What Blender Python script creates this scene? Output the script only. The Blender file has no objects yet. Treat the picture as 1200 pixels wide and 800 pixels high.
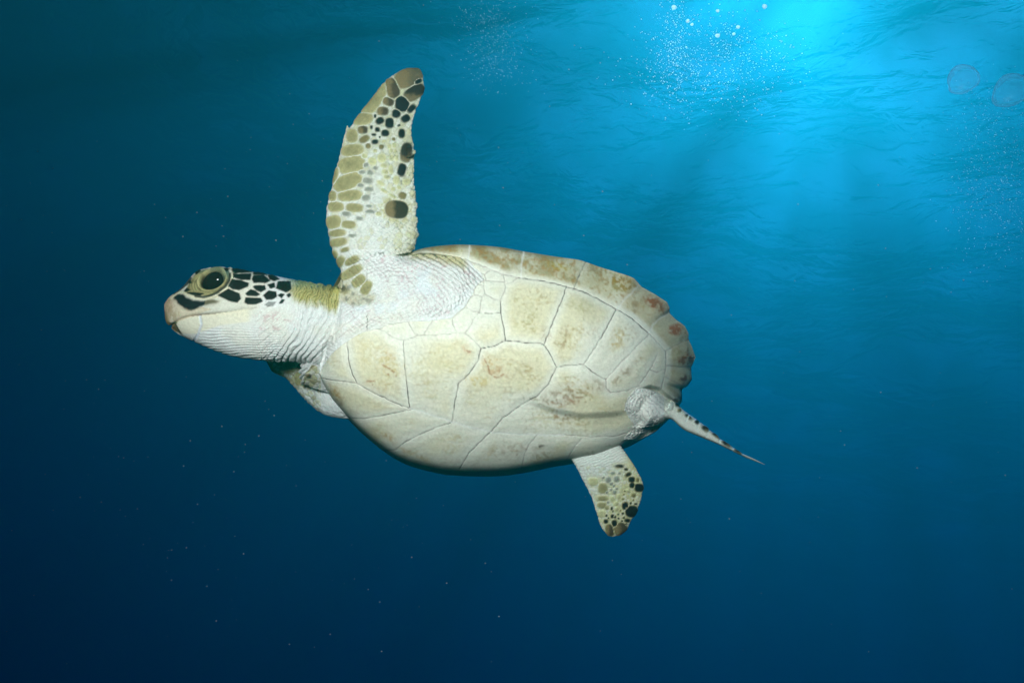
import bpy, math, random
import numpy as np
from mathutils import Vector, Matrix

scene = bpy.context.scene
COL = scene.collection

# ------------------------------------------------------------------ camera
CAM_Z = -9.4                       # metres below the water surface (z = 0)
PITCH = math.radians(36.0)         # looking slightly up towards the surface
LENS = 26.0
cam_data = bpy.data.cameras.new("camera")
cam_data.lens = LENS
cam_data.sensor_width = 36.0
cam_data.clip_start = 0.02
cam_data.clip_end = 2000.0
cam = bpy.data.objects.new("camera", cam_data)
cam.location = (0.0, 0.0, CAM_Z)
ROLL = math.radians(22.0)          # the horizon tips a little, as in the photograph
cam.rotation_euler = (Matrix.Rotation(math.radians(90.0) + PITCH, 3, 'X') @ Matrix.Rotation(ROLL, 3, 'Z')).to_euler()
COL.objects.link(cam)
scene.camera = cam

# ------------------------------------------------------------------ sky and sun
SUN_EL = math.radians(66.7)
SUN_AZ = math.radians(23.7)        # to the right of the view direction (+Y)
world = bpy.data.worlds.new("World")
scene.world = world
world.use_nodes = True
wn = world.node_tree
wn.nodes.clear()
sky = wn.nodes.new("ShaderNodeTexSky")
sky.sky_type = 'NISHITA'
sky.sun_disc = False
sky.sun_elevation = SUN_EL
sky.sun_rotation = SUN_AZ
sky.air_density = 0.05
sky.dust_density = 1.2
sky.ozone_density = 0.0
bg = wn.nodes.new("ShaderNodeBackground")
bg.inputs["Strength"].default_value = 0.05
wo = wn.nodes.new("ShaderNodeOutputWorld")
wn.links.new(sky.outputs[0], bg.inputs[0])
wn.links.new(bg.outputs[0], wo.inputs[0])

sun_data = bpy.data.lights.new("sun", 'SUN')
sun_data.energy = 5.0
sun_data.angle = math.radians(0.5)
sun_data.color = (1.0, 0.95, 0.64)
sun = bpy.data.objects.new("sun", sun_data)
sd = Vector((math.sin(SUN_AZ) * math.cos(SUN_EL), math.cos(SUN_AZ) * math.cos(SUN_EL), math.sin(SUN_EL)))
sun.rotation_euler = sd.to_track_quat('Z', 'Y').to_euler()
sun.location = sd * 60
COL.objects.link(sun)

# the photographer's flash: the picture shows its white frontal light on the turtle
FLASH = True
if FLASH:
    fl = bpy.data.lights.new("camera_flash", 'SPOT')
    fl.energy = 76.0
    fl.spot_size = math.radians(72.0)
    fl.spot_blend = 0.45
    fl.shadow_soft_size = 0.10
    fl.color = (1.0, 0.82, 0.66)
    flo = bpy.data.objects.new("camera_flash", fl)
    floc = Vector(cam.location) + cam.rotation_euler.to_matrix() @ Vector((-0.18, 0.23, 0.05))   # held out above and to the left of the lens
    flo.location = floc
    COL.objects.link(flo)

# ------------------------------------------------------------------ render settings
vs = scene.view_settings
vs.view_transform = 'Standard'
vs.look = 'None'
vs.exposure = 0.36
vs.gamma = 1.0
vs.use_curve_mapping = False
cy = scene.cycles
cy.use_denoising = True
try:
    cy.denoiser = 'OPENIMAGEDENOISE'
    cy.denoising_input_passes = 'RGB_ALBEDO_NORMAL'
except Exception:
    pass
cy.max_bounces = 8
cy.volume_bounces = 2
cy.transparent_max_bounces = 8
cy.caustics_reflective = False
cy.caustics_refractive = False
cy.sample_clamp_indirect = 4.0

# ------------------------------------------------------------------ small helpers
def new_mat(name):
    m = bpy.data.materials.new(name)
    m.use_nodes = True
    m.node_tree.nodes.clear()
    return m, m.node_tree.nodes, m.node_tree.links

def mesh_obj(name, verts, faces, mat, parent=None, smooth=True):
    me = bpy.data.meshes.new(name)
    verts = np.asarray(verts, np.float32)
    if isinstance(faces, np.ndarray):
        k = faces.shape[1]
        me.vertices.add(len(verts)); me.vertices.foreach_set("co", verts.ravel())
        me.loops.add(faces.size); me.loops.foreach_set("vertex_index", faces.astype(np.int32).ravel())
        me.polygons.add(len(faces))
        me.polygons.foreach_set("loop_start", np.arange(0, faces.size, k, dtype=np.int32))
        me.polygons.foreach_set("loop_total", np.full(len(faces), k, np.int32))
        me.update(calc_edges=True)
    else:
        me.from_pydata([tuple(v) for v in verts], [], faces)
    me.validate()
    if smooth:
        me.polygons.foreach_set("use_smooth", np.ones(len(me.polygons), bool))
    if mat is not None:
        me.materials.append(mat)
    o = bpy.data.objects.new(name, me)
    COL.objects.link(o)
    if parent is not None:
        o.parent = parent
    return o

def set_color(me, col, name="Col"):
    a = me.color_attributes.new(name, 'FLOAT_COLOR', 'POINT')
    c = np.ones((len(me.vertices), 4), np.float32)
    c[:, :3] = col
    a.data.foreach_set("color", c.ravel())

# ------------------------------------------------------------------ water: haze volume and surface
HX = 90.0
def box_mesh(lo, hi):
    v = [(x, y, z) for z in (lo[2], hi[2]) for y in (lo[1], hi[1]) for x in (lo[0], hi[0])]
    f = [(0, 2, 3, 1), (4, 5, 7, 6), (0, 1, 5, 4), (2, 6, 7, 3), (0, 4, 6, 2), (1, 3, 7, 5)]
    return v, f

m, n, l = new_mat("sea_water_volume")
pv = n.new("ShaderNodeVolumePrincipled")
pv.inputs["Color"].default_value = (0.008, 0.20, 0.145, 1)
pv.inputs["Absorption Color"].default_value = (0.0, 0.22, 0.66, 1)
pv.inputs["Density"].default_value = 0.35
pv.inputs["Anisotropy"].default_value = 0.74
pv.inputs["Density Attribute"].default_value = ""
pv.inputs["Temperature Attribute"].default_value = ""
out = n.new("ShaderNodeOutputMaterial")
l.new(pv.outputs[0], out.inputs["Volume"])
try:
    m.cycles.homogeneous_volume = True
except Exception:
    pass
v, f = box_mesh((-HX, -HX, -45.0), (HX, HX, 1.0))
haze = mesh_obj("haze", v, f, m, smooth=False)
haze["kind"] = "stuff"

# water surface seen from below
def wave_height(x, y):
    rng = np.random.RandomState(4)
    h = np.zeros_like(x)
    for i in range(26):
        lam = 0.40 * (1.10 ** i)
        a = rng.normal(math.radians(58), 0.5)
        amp = 0.0135 * lam * (0.6 + 0.8 * rng.rand())
        k = 2 * math.pi / lam
        ph = rng.rand() * 6.28
        wx = x + 0.35 * np.sin(y * 0.9 + i)
        h += amp * np.sin(k * (wx * math.cos(a) + y * math.sin(a)) + ph)
    return h

s = np.linspace(-1, 1, 561)
g = np.sign(s) * (np.abs(s) * 26 + 62 * np.abs(s) ** 4)
gy = g + 18.0
X, Y = np.meshgrid(g, np.clip(gy, -80, 89))
Z = wave_height(X, Y)
fade = np.clip(1.2 - np.hypot(X, Y - 8) / 70, 0.15, 1)
Z = Z * fade
N = len(s)
idx = np.arange(N * N).reshape(N, N)
F = np.stack([idx[:-1, :-1], idx[:-1, 1:], idx[1:, 1:], idx[1:, :-1]], -1).reshape(-1, 4)
V = np.stack([X, Y, Z], -1).reshape(-1, 3)

m, n, l = new_mat("water_surface")
geo = n.new("ShaderNodeNewGeometry")
nz = n.new("ShaderNodeTexNoise"); nz.inputs["Scale"].default_value = 3.0
nz.inputs["Detail"].default_value = 4.0; nz.inputs["Distortion"].default_value = 0.6
mp = n.new("ShaderNodeMapping"); mp.inputs["Scale"].default_value = (0.7, 1.5, 1.0)
vr = n.new("ShaderNodeVectorRotate"); vr.rotation_type = 'Z_AXIS'; vr.inputs["Angle"].default_value = math.radians(32)
l.new(geo.outputs["Position"], vr.inputs["Vector"]); l.new(vr.outputs[0], mp.inputs[0]); l.new(mp.outputs[0], nz.inputs["Vector"])
bp = n.new("ShaderNodeBump"); bp.inputs["Strength"].default_value = 1.0
bp.inputs["Distance"].default_value = 0.13
l.new(nz.outputs[0], bp.inputs["Height"])
fr = n.new("ShaderNodeFresnel"); fr.inputs["IOR"].default_value = 1.33
l.new(bp.outputs[0], fr.inputs["Normal"])
tr = n.new("ShaderNodeBsdfTransparent")
# noise in the surface tint stands in for wave focusing and makes faint shafts
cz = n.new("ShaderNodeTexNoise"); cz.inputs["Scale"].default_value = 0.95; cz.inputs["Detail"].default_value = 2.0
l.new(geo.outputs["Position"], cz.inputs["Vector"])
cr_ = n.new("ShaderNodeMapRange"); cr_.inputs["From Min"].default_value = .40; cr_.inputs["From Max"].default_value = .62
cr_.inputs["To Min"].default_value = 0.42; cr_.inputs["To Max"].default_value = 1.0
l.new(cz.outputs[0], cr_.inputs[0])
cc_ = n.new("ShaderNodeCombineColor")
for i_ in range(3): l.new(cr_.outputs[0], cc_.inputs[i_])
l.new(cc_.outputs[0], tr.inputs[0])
gl = n.new("ShaderNodeBsdfGlossy"); gl.inputs["Roughness"].default_value = 0.05
l.new(bp.outputs[0], gl.inputs["Normal"])
mx = n.new("ShaderNodeMixShader")
out = n.new("ShaderNodeOutputMaterial")
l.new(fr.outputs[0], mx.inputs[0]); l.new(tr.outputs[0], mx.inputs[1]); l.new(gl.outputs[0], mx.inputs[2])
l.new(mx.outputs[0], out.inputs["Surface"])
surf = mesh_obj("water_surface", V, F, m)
surf["kind"] = "structure"

# =================================================================== the turtle
# Shapes are drawn in "drawing units" (1 unit is about 1.1 mm): x to the right, y downwards, z towards the viewer,
# then carried to their place in the water, about a metre in front of the lens.
PXF = 1200.0 * LENS / 36.0
DIST = 0.95
UNIT = DIST / PXF
CAM_M = np.array(cam.rotation_euler.to_matrix())
CAM_P = np.array(cam.location)

def to_world(p):
    p = np.asarray(p, np.float64)
    dep = DIST - p[:, 2] * UNIT
    c = np.stack([(p[:, 0] - 600.0) / PXF * dep, (400.0 - p[:, 1]) / PXF * dep, -dep], 1)
    return c @ CAM_M.T + CAM_P

def sm(a, b, x):
    t = np.clip((x - a) / (b - a), 0.0, 1.0)
    return t * t * (3 - 2 * t)

# ---- noise -----------------------------------------------------------------
def hash3(ix, iy, iz, seed):
    h = (ix.astype(np.int64) * 374761393 + iy.astype(np.int64) * 668265263 + iz.astype(np.int64) * 2147483647 + seed * 144665) & 0xffffffff
    h = ((h ^ (h >> 13)) * 1274126177) & 0xffffffff
    h = ((h ^ (h >> 16)) * 2246822519) & 0xffffffff
    return ((h ^ (h >> 15)) & 0xffffff) / float(0xffffff)

def vnoise(x, y, z, seed=0):
    ix, iy, iz = np.floor(x), np.floor(y), np.floor(z)
    fx, fy, fz = x - ix, y - iy, z - iz
    ux, uy, uz = fx * fx * (3 - 2 * fx), fy * fy * (3 - 2 * fy), fz * fz * (3 - 2 * fz)
    r = 0
    for a in (0, 1):
        for b in (0, 1):
            for c in (0, 1):
                w = (ux if a else 1 - ux) * (uy if b else 1 - uy) * (uz if c else 1 - uz)
                r = r + w * hash3(ix + a, iy + b, iz + c, seed)
    return r

def fbm(x, y, z, seed=0, oct=4):
    r, a, t = 0, 1.0, 0.0
    for k in range(oct):
        r = r + a * vnoise(x, y, z, seed + k * 17); t += a
        x, y, z, a = x * 2.03, y * 2.03, z * 2.03, a * 0.5
    return r / t

# ---- polylines and polygons --------------------------------------------------
def seg_dist(P, poly):
    poly = np.asarray(poly, float)
    d = np.full(len(P), 1e9)
    for a, b in zip(poly[:-1], poly[1:]):
        ab = b - a
        t = np.clip(((P - a) @ ab) / max(ab @ ab, 1e-9), 0, 1)
        d = np.minimum(d, np.hypot(P[:, 0] - a[0] - t * ab[0], P[:, 1] - a[1] - t * ab[1]))
    return d

def inside(P, poly):
    poly = np.asarray(poly, float)
    r = np.zeros(len(P), bool)
    for (x0, y0), (x1, y1) in zip(poly, np.roll(poly, -1, 0)):
        c = (y0 > P[:, 1]) != (y1 > P[:, 1])
        if y1 != y0:
            r ^= c & (P[:, 0] < (x1 - x0) * (P[:, 1] - y0) / (y1 - y0) + x0)
    return r

def sdist(P, poly):
    """signed distance, positive inside"""
    d = seg_dist(P, list(poly) + [poly[0]])
    return np.where(inside(P, poly), d, -d)

def interp_pts(pts, x):
    pts = np.asarray(pts, float)
    return np.interp(x, pts[:, 0], pts[:, 1])

# ------------------------------------------------------------------ shell underside (rim to rim)
RIM_TOP = [(374, 436), (375, 428), (377, 410), (380, 392), (385, 358), (391, 335), (400, 318), (430, 304), (478, 296.5), (490, 292.5), (500, 290), (515, 288),
           (535, 286.5), (552, 287), (570, 288), (590, 290), (610, 294), (640, 299), (660, 302), (680, 304.5), (700, 312), (718, 317.5), (735, 323),
           (752, 333), (768, 345), (784, 361), (797, 377), (806, 391), (812, 405), (815, 420)]
RIM_BOT = [(374, 437), (377, 447), (382, 457), (390, 470), (405, 488), (420, 504), (440, 521.5), (452, 530.5), (465, 539), (480, 546), (500, 551.5), (520, 556),
           (545, 557.8), (575, 558.2), (595, 557), (620, 553), (650, 546.5), (700, 539), (740, 522), (768, 506), (788, 489), (800, 469), (810, 443), (815, 420)]
BULGE = np.array([(0, 0), (.05, 20), (.13, 46), (.33, 103), (.55, 142), (.72, 157), (.86, 158), (.94, 148), (.975, 126), (.99, 84), (1, 0)], float)

def smooth_curve(pts, n=400):
    pts = np.asarray(pts, float)
    t = np.linspace(0, len(pts) - 1, n)
    i = np.clip(np.floor(t).astype(int), 0, len(pts) - 2); f = (t - i)[:, None]
    p0 = pts[np.clip(i - 1, 0, len(pts) - 1)]; p1 = pts[i]; p2 = pts[i + 1]; p3 = pts[np.clip(i + 2, 0, len(pts) - 1)]
    return 0.5 * (2 * p1 + (p2 - p0) * f + (2 * p0 - 5 * p1 + 4 * p2 - p3) * f ** 2 + (3 * p1 - p0 - 3 * p2 + p3) * f ** 3)

bc = smooth_curve(BULGE, 600)
bc[:, 0] = np.maximum.accumulate(np.clip(bc[:, 0], 0, 1))
arc = np.concatenate([[0], np.cumsum(np.hypot(np.diff(bc[:, 0] * 265), np.diff(bc[:, 1] - 185 * bc[:, 0])))])
NV = 330
arcs = np.linspace(0, arc[-1], NV)
YP = np.interp(arcs, arc, bc[:, 0]); BP = np.interp(arcs, arc, bc[:, 1])

def z_rim(y):
    return -5 - 0.69 * (y - 290)

XS = np.unique(np.concatenate([374 + 12 * (np.linspace(0, 1, 26) ** 1.6), np.linspace(386, 800, 540), 815 - 15 * (np.linspace(1, 0, 40) ** 1.5)]))
bk_ = smooth_curve([(374, .72), (390, .83), (410, .90), (440, .95), (500, 1), (570, 1), (640, 1), (690, .985), (730, .935), (765, .82), (790, .62), (806, .36), (815, 0)], 900)
bscale = np.clip(np.interp(XS, np.maximum.accumulate(bk_[:, 0]), bk_[:, 1]), 0, 1.02)
rt = interp_pts(RIM_TOP, XS); rb = interp_pts(RIM_BOT, XS)
k2 = np.hanning(33); k2 /= k2.sum()
mid_ = sm(400, 430, XS) * (1 - sm(785, 800, XS))
rt = rt + (np.convolve(np.pad(rt, 16, mode='edge'), k2, 'valid') - rt) * mid_
rb = rb + (np.convolve(np.pad(rb, 16, mode='edge'), k2, 'valid') - rb) * mid_
SX = np.repeat(XS[:, None], NV, 1)
SY = rt[:, None] + (rb - rt)[:, None] * YP[None]
SZ = z_rim(SY) + BP[None] * bscale[:, None] * np.where(SX < 560, 1.0, np.clip((rb - rt)[:, None] / 230, 0.0, 1.0) ** 0.45)
# head end and tail end of the belly curve away a little
SZ = SZ - 14 * ((SX - 590) / 215) ** 2

# traced scalloped rim at the tail end
C0 = np.array([690.0, 420.0])
TRACE = [(687, 308), (700, 312), (720, 318), (735, 322), (743, 325.5), (748, 331), (752, 336), (765, 343), (775, 349), (782, 353.5), (785, 361), (784, 366), (793, 375),
         (803, 382), (807, 391), (807, 398), (812, 409), (815, 418), (812, 427), (810, 432), (811, 445), (806, 453), (799, 456), (800, 463), (799, 471), (793, 480), (786, 490), (768, 506), (740, 522)]
SMO = [p for p in RIM_TOP if p[0] > 680] + [p for p in RIM_BOT[::-1] if p[0] > 735]
def polar(pts):
    pts = np.asarray(pts, float); d = pts - C0
    a = np.arctan2(d[:, 1], d[:, 0]); o = np.argsort(a)
    return a[o], np.hypot(d[:, 0], d[:, 1])[o]
ta, tr_ = polar(TRACE); sa_, sr_ = polar(SMO)
ang = np.arctan2(SY - C0[1], SX - C0[0]); rad = np.hypot(SX - C0[0], SY - C0[1])
rs = np.interp(ang, sa_, sr_); rtr = np.interp(ang, ta, tr_)
wgt = sm(0.72, 1.0, rad / rs) * sm(715, 745, SX)
fac = 1 + (rtr / rs - 1) * wgt
SX = C0[0] + (SX - C0[0]) * fac; SY = C0[1] + (SY - C0[1]) * fac

# dent along the rear of the belly
yl = np.interp(SX, [600, 630, 650, 680, 720, 760], [463, 470, 477, 482.5, 481, 474])
SZ -= 7 * sm(0, 9, SY - yl) * (1 - sm(8, 48, SY - yl)) * sm(600, 660, SX) * (1 - sm(715, 748, SX))
SZ += 4 * (fbm(SX / 60, SY / 60, SX * 0, 3, 3) - .5)

SKIN_FRONT = [(372, 441), (378, 428), (388, 414), (402, 402), (420, 391), (438, 385), (446, 384), (456, 379), (480, 376), (505, 375), (528, 372), (536, 365), (545, 358), (549, 350), (553, 344), (555, 337),
              (560, 332), (566, 327), (562, 320), (555, 315), (549, 306), (540, 301), (525, 298), (505, 295), (490, 295), (480, 297), (478, 230), (300, 230), (300, 441)]
SKIN_REAR = [(725, 520), (734, 512), (742, 503), (743, 496), (738.5, 489.5), (732.5, 480.5), (732, 474.5), (735, 467), (747.5, 455), (762, 450), (774, 453), (788, 464), (806, 482), (815, 510), (770, 507), (755, 515), (738, 530)]

SH = np.stack([SX, SY, SZ], -1).reshape(-1, 3)
SXY = SH[:, :2]
d_front = sdist(SXY, SKIN_FRONT); d_rear = sdist(SXY, SKIN_REAR)
z_free = SH[:, 2].copy()

# raster of the free sheet height (used to seat the skin)
GX0, GX1, GY0, GY1 = 366, 820, 280, 562
gx = np.arange(GX0, GX1 + 1); gy_ = np.arange(GY0, GY1 + 1)
HZ = np.zeros((len(gx), len(gy_)))
zc = SZ; yc = SY
for i, xx in enumerate(gx):
    k = int(np.clip(np.searchsorted(XS, xx), 1, len(XS) - 2))
    HZ[i] = np.interp(gy_, np.maximum.accumulate(yc[k]), zc[k])

def sheet_z(P):
    i = np.clip(np.round(P[:, 0]).astype(int) - GX0, 0, len(gx) - 1); j = np.clip(np.round(P[:, 1]).astype(int) - GY0, 0, len(gy_) - 1)
    return HZ[i, j]

# ---- scute seams -------------------------------------------------------------
D, F_, W = 1.0, 0.45, -1.0      # dark, faint, whitish
SEAMS = [
 (D, [(406, 394), (406.7, 402.5), (408.7, 420), (412.5, 437.5), (418.7, 449)]),
 (D, [(371, 441), (384, 444), (400, 446.5), (419, 449.5), (440, 461), (460, 471), (480, 478)]),
 (W, [(480, 478), (500, 484), (530, 494), (550, 500), (575, 506), (600, 508), (640, 509.5), (662, 509.5)]),
 (F_, [(662, 509.5), (695, 512), (720, 511), (744, 504)]),
 (D, [(472.5, 399.5), (474.5, 430), (477.5, 457.5), (480, 478)]),
 (F_, [(436, 384), (446, 386), (460, 395), (472.5, 399.5), (482.5, 396), (490, 392.5), (510, 393), (535, 389.5), (545, 390.5), (555, 399), (563.7, 408)]),
 (D, [(563.7, 408), (560, 422.5), (550, 437.5), (540, 447.5), (537.5, 450), (533.7, 467.5), (530, 494)]),
 (D, [(563.7, 408), (577.5, 406), (592.5, 398.7)]),
 (D, [(592.5, 398.7), (591, 387.5), (587, 367.5), (587, 352.5)]),
 (F_, [(587, 352.5), (592.5, 337.5), (591.5, 330), (589, 321.5)]), (F_, [(592, 333), (600, 330), (607.5, 325.5)]),
 (F_, [(545, 303), (551, 306), (576, 316), (589, 321.5), (607.5, 325.5)]),
 (D, [(607.5, 325.5), (635, 328.7), (665, 336), (685, 342.5), (705, 352.5), (722.5, 362.5), (740, 372.5), (760, 390)]),
 (F_, [(760, 390), (780, 411), (780.5, 425), (779, 441), (774, 456)]),
 (D, [(592.5, 398.7), (610, 401), (635, 402.5), (637.5, 404)]),
 (D, [(664, 336), (657.5, 355), (648.7, 375), (637.5, 404)]),
 (D, [(637.5, 404), (645, 415), (652.5, 430)]),
 (D, [(652.5, 430), (667.5, 428), (684, 427)]),
 (D, [(722, 362.5), (710, 385), (697.5, 407.5), (684, 427)]),
 (D, [(684, 427), (695, 436), (710, 445)]),
 (F_, [(761, 391), (745, 407.5), (725, 427.5), (710, 445)]),
 (F_, [(710, 445), (711, 455), (716, 460), (735, 457.5), (750, 452)]),
 (D, [(652.5, 430), (642.5, 450), (627.5, 465), (610, 475), (590, 489), (575, 506)]),
 (F_, [(770, 416), (765, 428), (757, 440), (751, 449)]), (F_, [(762, 433), (770, 436), (780, 432)]),
 (D, [(575, 506), (560, 520), (550, 530), (538, 549)]),
 (D, [(530, 494), (510, 501), (490, 510), (475, 517.5), (465, 526), (450, 528)]),
 (D, [(482.5, 479.5), (460, 484), (435, 489), (417.5, 490.5), (402, 487)]),
 (F_, [(630, 509), (620, 520), (615, 532.5), (611, 549)]),
 (F_, [(683, 512), (674, 522.5), (661, 543)]),
 # small scutes along the bridge
 (F_, [(567.5, 329), (567, 338), (568.5, 344), (578, 350), (587, 352.5)]), (F_, [(567.5, 329), (591.5, 330.5)]),
 (F_, [(568.5, 344), (565, 347.5), (563, 357.5), (562, 365.5)]), (D, [(561, 365.5), (587, 367.5)]),
 (F_, [(561, 365.5), (556, 372.5), (552.5, 380), (545, 390.5)]),
 (F_, [(545, 360), (555, 364.5), (561, 365.5)]), (F_, [(545, 360), (547.5, 354), (552.5, 348), (557.5, 345.5), (565, 347.5)]),
 (F_, [(530, 373), (535, 368), (545, 360)]), (F_, [(530, 373), (531, 380), (535, 389.5)]),
 (F_, [(477, 375), (480, 381), (485, 390), (490, 392.5)]), (F_, [(508, 374), (504, 380), (497, 391)]),
 (F_, [(446, 386), (452, 380), (467, 379)]), (F_, [(551, 306), (557, 317), (567.5, 322), (570, 327), (567.5, 330)]),
 (F_, [(567.5, 322), (576, 316)]), (F_, [(568, 335), (560, 333.5), (556, 339), (556, 345.5)]),
 # marginal scutes
 (W, [(550.6, 283), (550, 296), (548, 305)]), (W, [(614.5, 290), (611, 310), (610.6, 326)]), (D, [(688, 303), (680, 320), (672.5, 338.5)]),
 (W, [(753, 329), (742.5, 341), (732.5, 350), (722.5, 362.5)]), (W, [(790, 361), (783, 367), (775, 371), (766, 380), (760, 390)]),
 (F_, [(814, 396), (797.5, 401), (790, 406), (780, 411)]), (F_, [(820, 430), (797.5, 430), (780.5, 428)]), (F_, [(806, 454), (790, 447), (779, 441)]),
]
# ---- label the scutes by flooding a drawing of the seams ----------------------
RS = 1.0
gxx, gyy = np.meshgrid(gx.astype(float), gy_.astype(float), indexing='ij')
GP = np.stack([gxx.ravel(), gyy.ravel()], 1)
gd = np.full(len(GP), 1e9)
for kind, pl in SEAMS:
    gd = np.minimum(gd, seg_dist(GP, pl))
outl = np.array([(p[0], p[1]) for p in list(zip(XS, rt))] + [(p[0], p[1]) for p in list(zip(XS, rb))[::-1]])
free = (gd > 0.95).reshape(gxx.shape)
skin_m = (inside(GP, SKIN_FRONT) | inside(GP, SKIN_REAR)).reshape(gxx.shape)
free &= ~skin_m
lab = np.zeros(gxx.shape, np.int32)
nlab = 0
from collections import deque
for i0 in range(0, gxx.shape[0]):
    for j0 in range(0, gxx.shape[1]):
        if free[i0, j0] and lab[i0, j0] == 0:
            nlab += 1
            dq = deque([(i0, j0)]); lab[i0, j0] = nlab
            while dq:
                i, j = dq.popleft()
                for a, b in ((i + 1, j), (i - 1, j), (i, j + 1), (i, j - 1)):
                    if 0 <= a < free.shape[0] and 0 <= b < free.shape[1] and free[a, b] and lab[a, b] == 0:
                        lab[a, b] = nlab; dq.append((a, b))
cnt = np.bincount(lab.ravel(), minlength=nlab + 1)
for k in range(1, nlab + 1):
    if cnt[k] < 40:
        lab[lab == k] = 0
for it in range(14):                       # grow labels over the seams
    z = lab == 0
    for ax, s_ in ((0, 1), (0, -1), (1, 1), (1, -1)):
        r = np.roll(lab, s_, ax)
        lab = np.where((lab == 0) & (r > 0), r, lab)
ii = np.clip(np.round(SH[:, 0]).astype(int) - GX0, 0, len(gx) - 1); jj = np.clip(np.round(SH[:, 1]).astype(int) - GY0, 0, len(gy_) - 1)
v_lab = lab[ii, jj]

# ---- relief and pigment of the underside --------------------------------------
dmin = np.full(len(SH), 1e9); colr = np.zeros((len(SH), 3))
nx, ny = SH[:, 0], SH[:, 1]
wob = np.stack([fbm(nx / 5, ny / 5, nx * 0, 31, 2) - .5, fbm(nx / 5, ny / 5, nx * 0, 47, 2) - .5], 1) * 1.6
SW = SXY + wob
dk = np.full(len(SH), 1e9); df = dk.copy(); dw = dk.copy()
for kind, pl in SEAMS:
    d = seg_dist(SW, pl)
    if kind == D: dk = np.minimum(dk, d)
    elif kind == W: dw = np.minimum(dw, d)
    else: df = np.minimum(df, d)
dall = np.minimum(np.minimum(dk, df), dw)
zero = nx * 0
n_lo = fbm(nx / 70, ny / 70, zero, 5, 3); n_md = fbm(nx / 16, ny / 16, zero, 6, 4); n_fi = fbm(nx / 2.6, ny / 2.6, zero, 7, 3)
n_st = fbm(nx / 14 + ny / 60, ny / 3.0, zero, 8, 3)
cream = np.array([0.64, 0.60, 0.42]); pale = np.array([0.67, 0.66, 0.55])
colr = cream + (pale - cream) * sm(.38, .62, n_lo)[:, None]
white_edge = np.exp(-(np.minimum(dall, 30) / 7.0) ** 2)
colr += (np.array([0.70, 0.70, 0.61]) - colr) * (0.75 * white_edge)[:, None]
# yellow-brown staining away from the seams
stain = sm(5, 22, dall) * sm(.46, .66, fbm(nx / 22, ny / 16, zero, 21, 4))
colr += (np.array([0.50, 0.41, 0.17]) - colr) * (0.34 * stain * sm(.35, .6, n_fi + .25 * (n_st - .5)))[:, None]
grow = sm(5, 18, dall) * sm(570, 640, nx)
speck = sm(.60, .72, n_fi) * sm(.42, .6, n_md) * (0.35 + grow)
colr += (np.array([0.27, 0.17, 0.065]) - colr) * (0.38 * np.clip(speck, 0, 1))[:, None]
strk = sm(.62, .76, n_st) * sm(.48, .62, n_md) * sm(4, 14, dall)
colr += (np.array([0.40, 0.29, 0.13]) - colr) * (0.35 * strk)[:, None]
def blot(cx, cy, rx, ry, a, c, k, rough=.55):
    """an irregular stain of the given colour"""
    global colr
    t = math.radians(a); dx, dy = nx - cx, ny - cy
    u = (dx * math.cos(t) + dy * math.sin(t)) / rx; v = (-dx * math.sin(t) + dy * math.cos(t)) / ry
    e = np.hypot(u, v) + rough * (fbm(nx / 9, ny / 9, zero, int(cx), 4) - .5) * 1.3
    m = (1 - sm(.1, 1.25, e)) * (.25 + 1.25 * sm(.38, .66, .6 * n_fi + .4 * fbm(nx / 5, ny / 5, zero, int(cy), 3)))
    colr = colr + (np.array(c) - colr) * np.clip(.8 * k * m, 0, 1)[:, None]
ORANGE, BROWN, RED, OLIVE, GREY = (.46, .27, .08), (.22, .12, .05), (.26, .085, .035), (.33, .29, .11), (.25, .25, .17)
for b in [(392, 460, 7, 16, -25, ORANGE, .7), (398, 472, 6, 10, -30, BROWN, .4), (455, 416, 14, 10, 20, ORANGE, .35), (440, 452, 26, 12, 20, ORANGE, .25), (547, 409, 8, 6, 40, (.45, .2, .1), .55),
          (575, 426, 14, 12, 20, ORANGE, .55), (585, 436, 14, 9, 0, (.36, .17, .07), .5), (560, 447, 20, 9, 0, (.5, .36, .1), .5), (460, 430, 22, 14, 10, (.5, .4, .16), .5), (500, 435, 26, 20, 0, (.52, .46, .24), .4),
          (612, 432, 16, 12, 0, BROWN, .35), (660, 462, 32, 13, -10, BROWN, .55), (668, 470, 18, 8, -8, RED, .5), (700, 452, 14, 9, 20, BROWN, .45), (655, 488, 26, 5, 4, BROWN, .5), (690, 492, 26, 7, 4, GREY, .3),
          (640, 372 + 20, 10, 10, 0, (.3, .2, .1), .4), (660, 395, 10, 16, 20, BROWN, .45), (620, 375, 20, 20, 0, OLIVE, .35), (680, 360, 22, 14, 25, OLIVE, .4), (722, 398, 10, 20, 25, (.4, .28, .08), .6), (728, 440, 20, 7, -40, BROWN, .55),
          (655, 505, 60, 14, 0, (.42, .38, .2), .3), (600, 528, 36, 8, 0, BROWN, .35), (480, 530, 22, 4, 25, ORANGE, .55), (455, 512, 16, 4, 30, ORANGE, .5), (632, 523, 10, 2.5, -8, (.14, .1, .09), .7),
          (640, 470, 26, 3, 12, BROWN, .6), (618, 467, 22, 4, -4, GREY, .5)]:
    blot(*b)
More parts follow.
